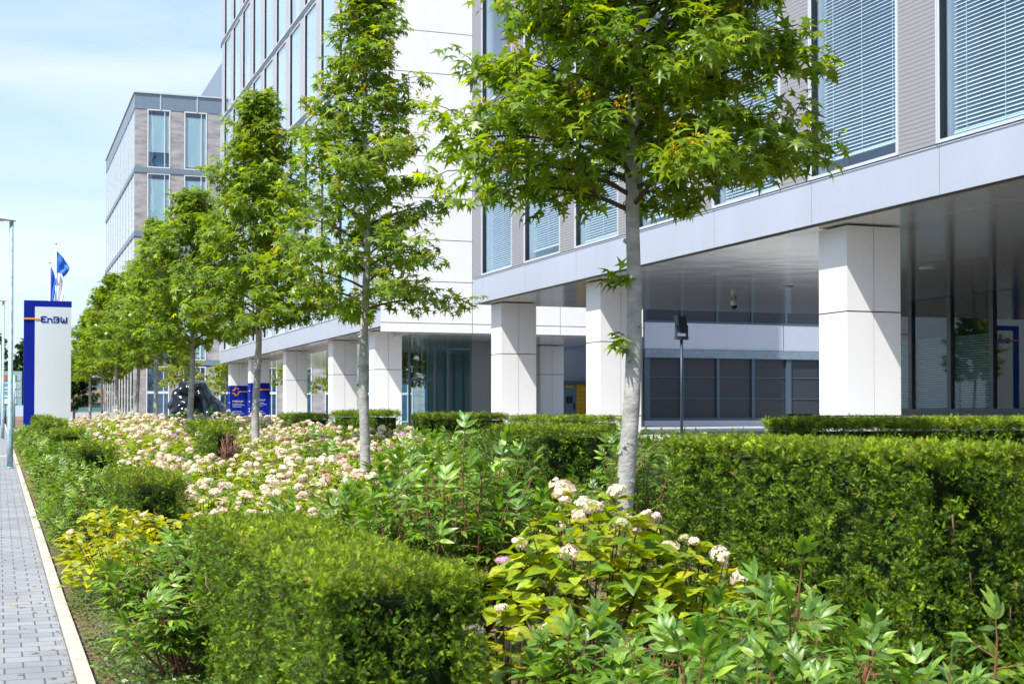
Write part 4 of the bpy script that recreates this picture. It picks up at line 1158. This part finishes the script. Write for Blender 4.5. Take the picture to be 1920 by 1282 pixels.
def hydrangea_meshes(seed, rad, h, leaf, nleaf, nfl, cols, fsc=1.0, stems=True):
    """returns stems mesh, foliage mesh and the flower positions"""
    r = random.Random(seed); rng = np.random.default_rng(seed); mb = MB(); P = []; A = []; N = []; SC = []
    fl = []
    for i in range(nleaf):
        a = r.uniform(0, 6.28); u = math.sqrt(r.random()); rr = rad * u
        zt = h * (1 - .45 * u * u) * r.uniform(.55, 1.0)
        p = Vector((rr * math.cos(a), rr * math.sin(a), zt)); d = Vector((math.cos(a + r.gauss(0, .8)), math.sin(a + r.gauss(0, .8)), r.uniform(-.3, .5)))
        P.append(p); A.append(d); N.append(Vector((r.gauss(0, .35), r.gauss(0, .35), 1)) + d * .3); SC.append(leaf * r.uniform(.6, 1.25))
    for i in range(nfl):
        a = i * 2.39996; u = math.sqrt((i + .5) / nfl); rr = rad * u * .98
        if nfl > 10 and r.random() < .15: continue
        fl.append((rr * math.cos(a) + r.gauss(0, .06), rr * math.sin(a) + r.gauss(0, .06), h * (1.03 - .42 * u * u) * r.uniform(.94, 1.05)))
    if stems:
        for i in range(14):
            a = r.uniform(0, 6.28); rr = rad * math.sqrt(r.random()) * .8; mb.tube([(rr * .2 * math.cos(a), rr * .2 * math.sin(a), 0), (rr * math.cos(a), rr * math.sin(a), h * .85)], [.006, .004], 4, cap=False)
    P = np.array([tuple(v) for v in P]); A = np.array([tuple(v) for v in A]); N = np.array([tuple(v) for v in N])
    me = leafmesh('foliage', OVATE[0], OVATE[1], P, A, N, np.array(SC), tints(rng, len(P), cols, .14), M['leaf_soft'])
    return (mb.mesh('stems', M['twig']) if stems else None), me, fl
GH = 'hydrangea bushes flowering in the bed'
def hydrangea(label, x, y, var, s=1.0, rz=0, group=GH, vio=0.0, seed=0, fs=1.0):
    st, me, fl = var; r = random.Random(seed)
    t = thing('hydrangea', label, 'flowering shrub', (x, y, float(gz(x, y)) - .03), rz, group); t.scale = (s, s, s)
    if st: place(st, 'stems', t, (0, 0, 0))
    place(me, 'foliage', t, (0, 0, 0))
    for p in fl:
        o = place(FV if r.random() < vio else r.choice(FL), 'flower_head', t, p); k = fs * r.uniform(.6, 1.25)
        o.scale = (k, k, k); o.rotation_euler = (r.gauss(0, .3), r.gauss(0, .3), r.uniform(0, 6.28))
    return t

# the flowering field
varsN = [hydrangea_meshes(100 + i, .52, .56, .095, 300, 18, HYD) for i in range(4)]
varsM = [hydrangea_meshes(110 + i, .62, .60, .11, 190, 15, HYD, stems=False) for i in range(3)]
varsG = [hydrangea_meshes(120 + i, .58, .56, .10, 300, 3, HYD + PEONY) for i in range(2)]
hboxes = [(1.0, 1.85, 4.9, 8.8), (1.0, 1.85, 13.6, 17.4), (1.0, 1.85, 22, 25.5), (1.0, 1.85, 31, 34), (1, 1.85, 39.8, 43.6), (3.1, 4.3, 21.6, 27.4), (3.9, 4.9, 29.8, 33.6), (7.7, 8.7, 30.6, 43.2), (5.2, 6.5, 13.5, 16.2)]
def blocked(x, y): return any(a - .15 < x < b + .15 and c - .2 < y < d + .2 for a, b, c, d in hboxes)
r = random.Random(77); pts = []
def try_add(x, y, dmin):
    if blocked(x, y): return False
    if any((x - a) ** 2 + (y - b) ** 2 < dmin * dmin for a, b in pts): return False
    if any((x - TX) ** 2 + (y - ty) ** 2 < .09 for ty in (10.25, 18.75, 27.3, 37.2, 45.8)): return False
    pts.append((x, y)); return True
for _ in range(5200):
    y = r.uniform(10.4, 50); xmax = 7.6
    x = r.uniform(1.95 if y < 36 else 1.3, xmax)
    # stay inside the visible wedge
    if x / y > .30: continue
    try_add(x, y, .74 if y < 24 else (.95 if y < 36 else 1.15))
nearp = sorted(pts, key=lambda p: p[1])
for i, (x, y) in enumerate(nearp):
    green = (math.sin(x * 1.7 + y * .55) + math.sin(y * .9 - x) > 1.15) or (x < 2.4 and y > 19 and r.random() < .6)
    if green and y < 40: v = varsG[i % 2]
    elif y < 26: v = varsN[i % 4]
    else: v = varsM[i % 3]
    lab = 'cream-pink hydrangea bush among its neighbours in the flowering middle of the bed' if y < 26 else 'cream-pink hydrangea bush in the far part of the bed towards the sculpture'
    if v in varsG: lab = 'mostly green hydrangea bush with few blooms inside the flowering bed'
    hydrangea(lab, x, y, v, r.uniform(.9, 1.12), r.uniform(0, 6.28), vio=.012, seed=i, fs=.92 if y < 26 else 1.08,
              group=('flowering hydrangeas in the middle of the bed' if y < 26 else 'flowering hydrangeas in the far bed') if v not in varsG else 'green hydrangeas inside the flowering bed')
# yellow-leaved hydrangeas near the pavement
vy = hydrangea_meshes(131, .50, .72, .095, 520, 2, HYDY); vy2 = hydrangea_meshes(132, .42, .6, .085, 400, 1, HYDY)
hydrangea('yellow-leaved hydrangea beside the dark hedge block near the pavement', .98, 12.8, vy, 1.0, .3, 'yellow-leaved hydrangeas near the pavement', seed=3)
hydrangea('low yellow-leaved hydrangea nearest the kerb', .92, 11.6, vy2, 1.0, 1.3, 'yellow-leaved hydrangeas near the pavement', seed=4)
hydrangea('yellow-leaved hydrangea just behind the leafy shrub left of the front hedge', 1.40, 12.6, vy2, 1.1, 2.3, 'yellow-leaved hydrangeas near the pavement', seed=5)
# near hydrangea right of centre
vn = hydrangea_meshes(140, .50, 1.02, .125, 420, 15, HYD + HYD + HYDY[:1]); vn2 = hydrangea_meshes(141, .40, .78, .115, 260, 6, HYD + HYDY)
hydrangea('large yellow-green hydrangea with pale and violet blooms in front of the nearest tree trunk', 2.86, 6.75, vn, 1.0, .5, 'big-leaved hydrangeas between the front hedges', vio=.05, seed=26, fs=.82)
hydrangea('lower yellow hydrangea at the right side of the front hedge', 1.98, 5.55, vn2, .85, 1.5, 'big-leaved hydrangeas between the front hedges', vio=.0, seed=22, fs=.8)
hydrangea('hydrangea behind, between the nearest trunk and tall hedge', 3.55, 8.6, vn2, 1.15, 3.0, 'big-leaved hydrangeas between the front hedges', vio=.0, seed=23, fs=.9)
hydrangea('faded pale hydrangea low against the tall right hedge', 3.35, 6.6, vn2, .95, 4.4, 'big-leaved hydrangeas between the front hedges', vio=.1, seed=24, fs=.95)

# peonies
peony('tall dark green peony right of the front left hedge', 2.40, 7.6, .58, 1.40, 201, leaf=.10, nst=85)
peony('pale green peony behind the front left hedge top', 2.05, 9.5, .58, .90, 202, cols=PEONY + PEONY_Y, nst=55)
peony('green peony between the tall peony and the flowering bed', 2.85, 9.5, .58, 1.12, 203, nst=60)
peony('dark leafy peony right behind the nearest tree trunk', 4.78, 10.5, .46, 1.28, 204, nst=40, leaf=.085)
peony('bright green peony in the very front centre', 1.62, 3.95, .36, .66, 205, leaf=.095, nst=34)
peony('broad green peony in the front centre with flowers poking through', 2.12, 4.05, .42, .74, 206, leaf=.095, nst=46)
peony('green peony in front of the tall right hedge', 2.75, 4.45, .42, .74, 207, leaf=.095, nst=46)
peony('green peony low between front hedge and hydrangea', 2.3, 5.15, .4, .62, 208, leaf=.10, nst=36)
peony('peony sprays in the bottom right corner', 3.02, 3.75, .24, .70, 209, leaf=.09, nst=10)
peony('upright peony shoots before the middle of the tall right hedge', 3.1, 5.35, .26, .82, 210, leaf=.105, nst=9)
peony('peony with reddish branches left of the front hedge', 1.0, 9.5, .42, .70, 211, cols=PEONY + PEONY_Y, leaf=.095, nst=34)
peony('yellow-tinged peony leaning over the ground cover by the front hedge', .98, 8.2, .25, .60, 212, cols=PEONY_Y + PEONY, leaf=.105, nst=12, lean=(-.05, 0))
peony('green peony in front of the dark hedge block', 1.45, 10.8, .45, .66, 213, leaf=.09, nst=36)
for k_, (x, y, rr_, h_, lab) in enumerate(((3.35, 10.9, .5, .92, 'green peony left of the nearest tree trunk, behind the tall dark peony'), (3.9, 12.3, .5, .58, 'low green peony in front of the dark hedge by the nearest trunk'),
        (3.0, 12.2, .5, .70, 'green peony at the edge of the flowering bed'), (4.3, 14.2, .55, .60, 'green peony left of the dark hedge by the nearest trunk'), (5.2, 12.2, .45, .55, 'dark green peony right of the nearest trunk, second in line'),
        (5.6, 11.0, .5, .95, 'dark green peony against the left end of the tall hedge'), (4.9, 17.0, .6, .85, 'green peony behind the dark hedge by the nearest trunk'), (6.3, 18.5, .7, .9, 'green peony before the bright-topped hedge'),
        (7.2, 15.0, .7, .85, 'green peony right of the dark hedge by the nearest trunk'), (8.2, 19.5, .8, .8, 'far green peony before the bright-topped hedge'), (6.6, 22.0, .8, .85, 'far green peony before the long dark hedge'))):
    peony(lab, x, y, rr_, h_, 260 + k_, leaf=.10 if y < 15 else .13, nst=40 if y < 15 else 30, cols=PEONY if k_ % 3 else PEONY + PEONY_Y)
gl = 'green shrubs along the pavement edge'
i = 0
for (x, y, rr_, h_) in ((.85, 15.2, .30, .5), (.82, 17.0, .32, .55), (.9, 18.9, .36, .55), (1.45, 18.8, .4, .62), (1.0, 20.7, .38, .6), (1.6, 20.8, .4, .62), (.8, 23.0, .3, .5), (.85, 25.4, .32, .55), (1.3, 26.9, .42, .62), (1.0, 28.9, .42, .6), (1.6, 29.5, .42, .66), (.85, 31.6, .32, .55), (.85, 34, .34, .6), (1.3, 36.4, .5, .62), (.95, 38.8, .4, .62), (1.6, 38.4, .5, .66), (.85, 41.5, .34, .6), (.85, 44.5, .42, .7), (1.5, 46.5, .55, .66), (.9, 48.5, .45, .7), (.85, 52.5, .45, .75)):
    i += 1
    peony('green leafy shrub at the pavement edge, beyond the yellow hydrangeas', x, y, rr_ * 1.2, h_ * 1.22, 300 + i, cols=PEONY + PEONY_Y[:2], leaf=.085 if y < 25 else .12, nst=34 if y < 25 else 20, group=gl, name='leafy_shrub')
peony('dark leafy shrub before the second blue-wrapped column', 5.35, 40, .8, .95, 341, cols=[(.04, .11, .03), (.06, .15, .04)], leaf=.15, nst=26, name='leafy_shrub')
peony('leafy shrub on the horizon line behind the tall right hedge', 4.6, 22.0, .5, .8, 342, leaf=.12, nst=16, name='leafy_shrub')

# ------------------------------------------------------------------ ground cover
def ground_cover():
    rng = np.random.default_rng(9); n = 60000
    y = 6.0 + 22 * rng.random(n) ** 1.7; x = .53 + (rng.random(n) ** .8) * 1.35
    dn = np.sin(x * 5 + y * 1.9) + np.sin(y * 3.1 - x * 4) * .8 + np.sin(x * 13 + y * 7) * .4 + (x - .56) * 3.2
    keep = dn > -1.0 + rng.normal(0, .25, n); x, y = x[keep], y[keep]; n = len(x)
    z = gz(x, y) - .02 + rng.random(n) * .085
    P = np.stack([x, y, z], 1); A = rng.normal(0, 1, (n, 3)); A[:, 2] = np.abs(A[:, 2]) * .35; N = rng.normal(0, .45, (n, 3)) + np.array([0, 0, 1.0])
    me = leafmesh('ground_cover', SMALL[0], SMALL[1], P, A, N, rng.uniform(.022, .048, n), tints(rng, n, [(.09, .19, .03), (.14, .24, .04), (.06, .14, .03), (.20, .27, .05), (.16, .24, .09)], .2), M['leaf_soft'])
    o = bpy.data.objects.new('ground_cover', me); C.objects.link(o); setp(o, 'low creeping ground cover beside the kerb', 'ground cover', kind='stuff')
    # fallen leaves and mulch chips
    n = 5000; x = .515 + rng.random(n) ** 1.3 * .8; y = 6 + 26 * rng.random(n) ** 1.6; P = np.stack([x, y, gz(x, y) - .022 + rng.random(n) * .01], 1)
    A = rng.normal(0, 1, (n, 3)); A[:, 2] *= .15; N = rng.normal(0, .3, (n, 3)) + np.array([0, 0, 1.0])
    me = leafmesh('mulch', SMALL[0], SMALL[1], P, A, N, rng.uniform(.012, .034, n), tints(rng, n, [(.30, .18, .10), (.42, .30, .20), (.18, .10, .06), (.5, .38, .28)], .2), M['petal'])
    o = bpy.data.objects.new('mulch', me); C.objects.link(o); setp(o, 'brown leaf litter and bark chips beside the kerb', 'leaf litter', kind='stuff')
    n = 90; x = .40 - rng.random(n) ** 2 * .5; y = 7 + 30 * rng.random(n) ** 1.4; P = np.stack([x, y, gz(x, y) + .006], 1)
    A = rng.normal(0, 1, (n, 3)); A[:, 2] *= .1; N = rng.normal(0, .15, (n, 3)) + np.array([0, 0, 1.0])
    me = leafmesh('fallen_leaves', STAR[0], STAR[1], P, A, N, rng.uniform(.02, .05, n), tints(rng, n, [(.34, .20, .08), (.45, .38, .10), (.2, .12, .06)], .2), M['petal'])
    o = bpy.data.objects.new('fallen_leaves', me); C.objects.link(o); setp(o, 'a few small fallen leaves on the grey paving', 'fallen leaves', kind='stuff')
    # debris in the kerb gap
    n = 900; y = 6 + 30 * rng.random(n) ** 1.5; x = .418 - np.abs(rng.normal(0, .008, n)); P = np.stack([x, y, gz(x, y) + .004], 1)
    A = rng.normal(0, 1, (n, 3)); A[:, 2] *= .1; N = rng.normal(0, .2, (n, 3)) + np.array([0, 0, 1.0])
    me = leafmesh('gutter_litter', SMALL[0], SMALL[1], P, A, N, rng.uniform(.008, .02, n), tints(rng, n, [(.35, .25, .2), (.15, .1, .06), (.12, .2, .04)], .2), M['petal'])
    o = bpy.data.objects.new('gutter_litter', me); C.objects.link(o); setp(o, 'grit and tiny leaves in the gap along the kerb', 'litter', kind='stuff')
    # dense green undergrowth between the shrubs
    n = 26000; y = 3.2 + 40 * rng.random(n) ** 1.6; x = 1.0 + rng.random(n) * 6.2
    k = x / y < .95; x, y = x[k], y[k]
    n2 = 24000; x = np.concatenate([x, 6.2 + rng.random(n2) * 5.6]); y = np.concatenate([y, 9 + rng.random(n2) * 36]); n = len(x)
    P = np.stack([x, y, gz(x, y) + rng.random(n) ** 1.5 * .24], 1); A = rng.normal(0, 1, (n, 3)); A[:, 2] = np.abs(A[:, 2]) * .8; N = rng.normal(0, .6, (n, 3)) + np.array([0, 0, 1.0])
    me = leafmesh('undergrowth', LANCE[0], LANCE[1], P, A, N, rng.uniform(.07, .14, n), tints(rng, n, [(.07, .16, .02), (.12, .22, .03), (.18, .27, .02)], .2), M['leaf_soft'])
    o = bpy.data.objects.new('undergrowth', me); C.objects.link(o); setp(o, 'low green undergrowth between the bushes', 'undergrowth', kind='stuff')
ground_cover()
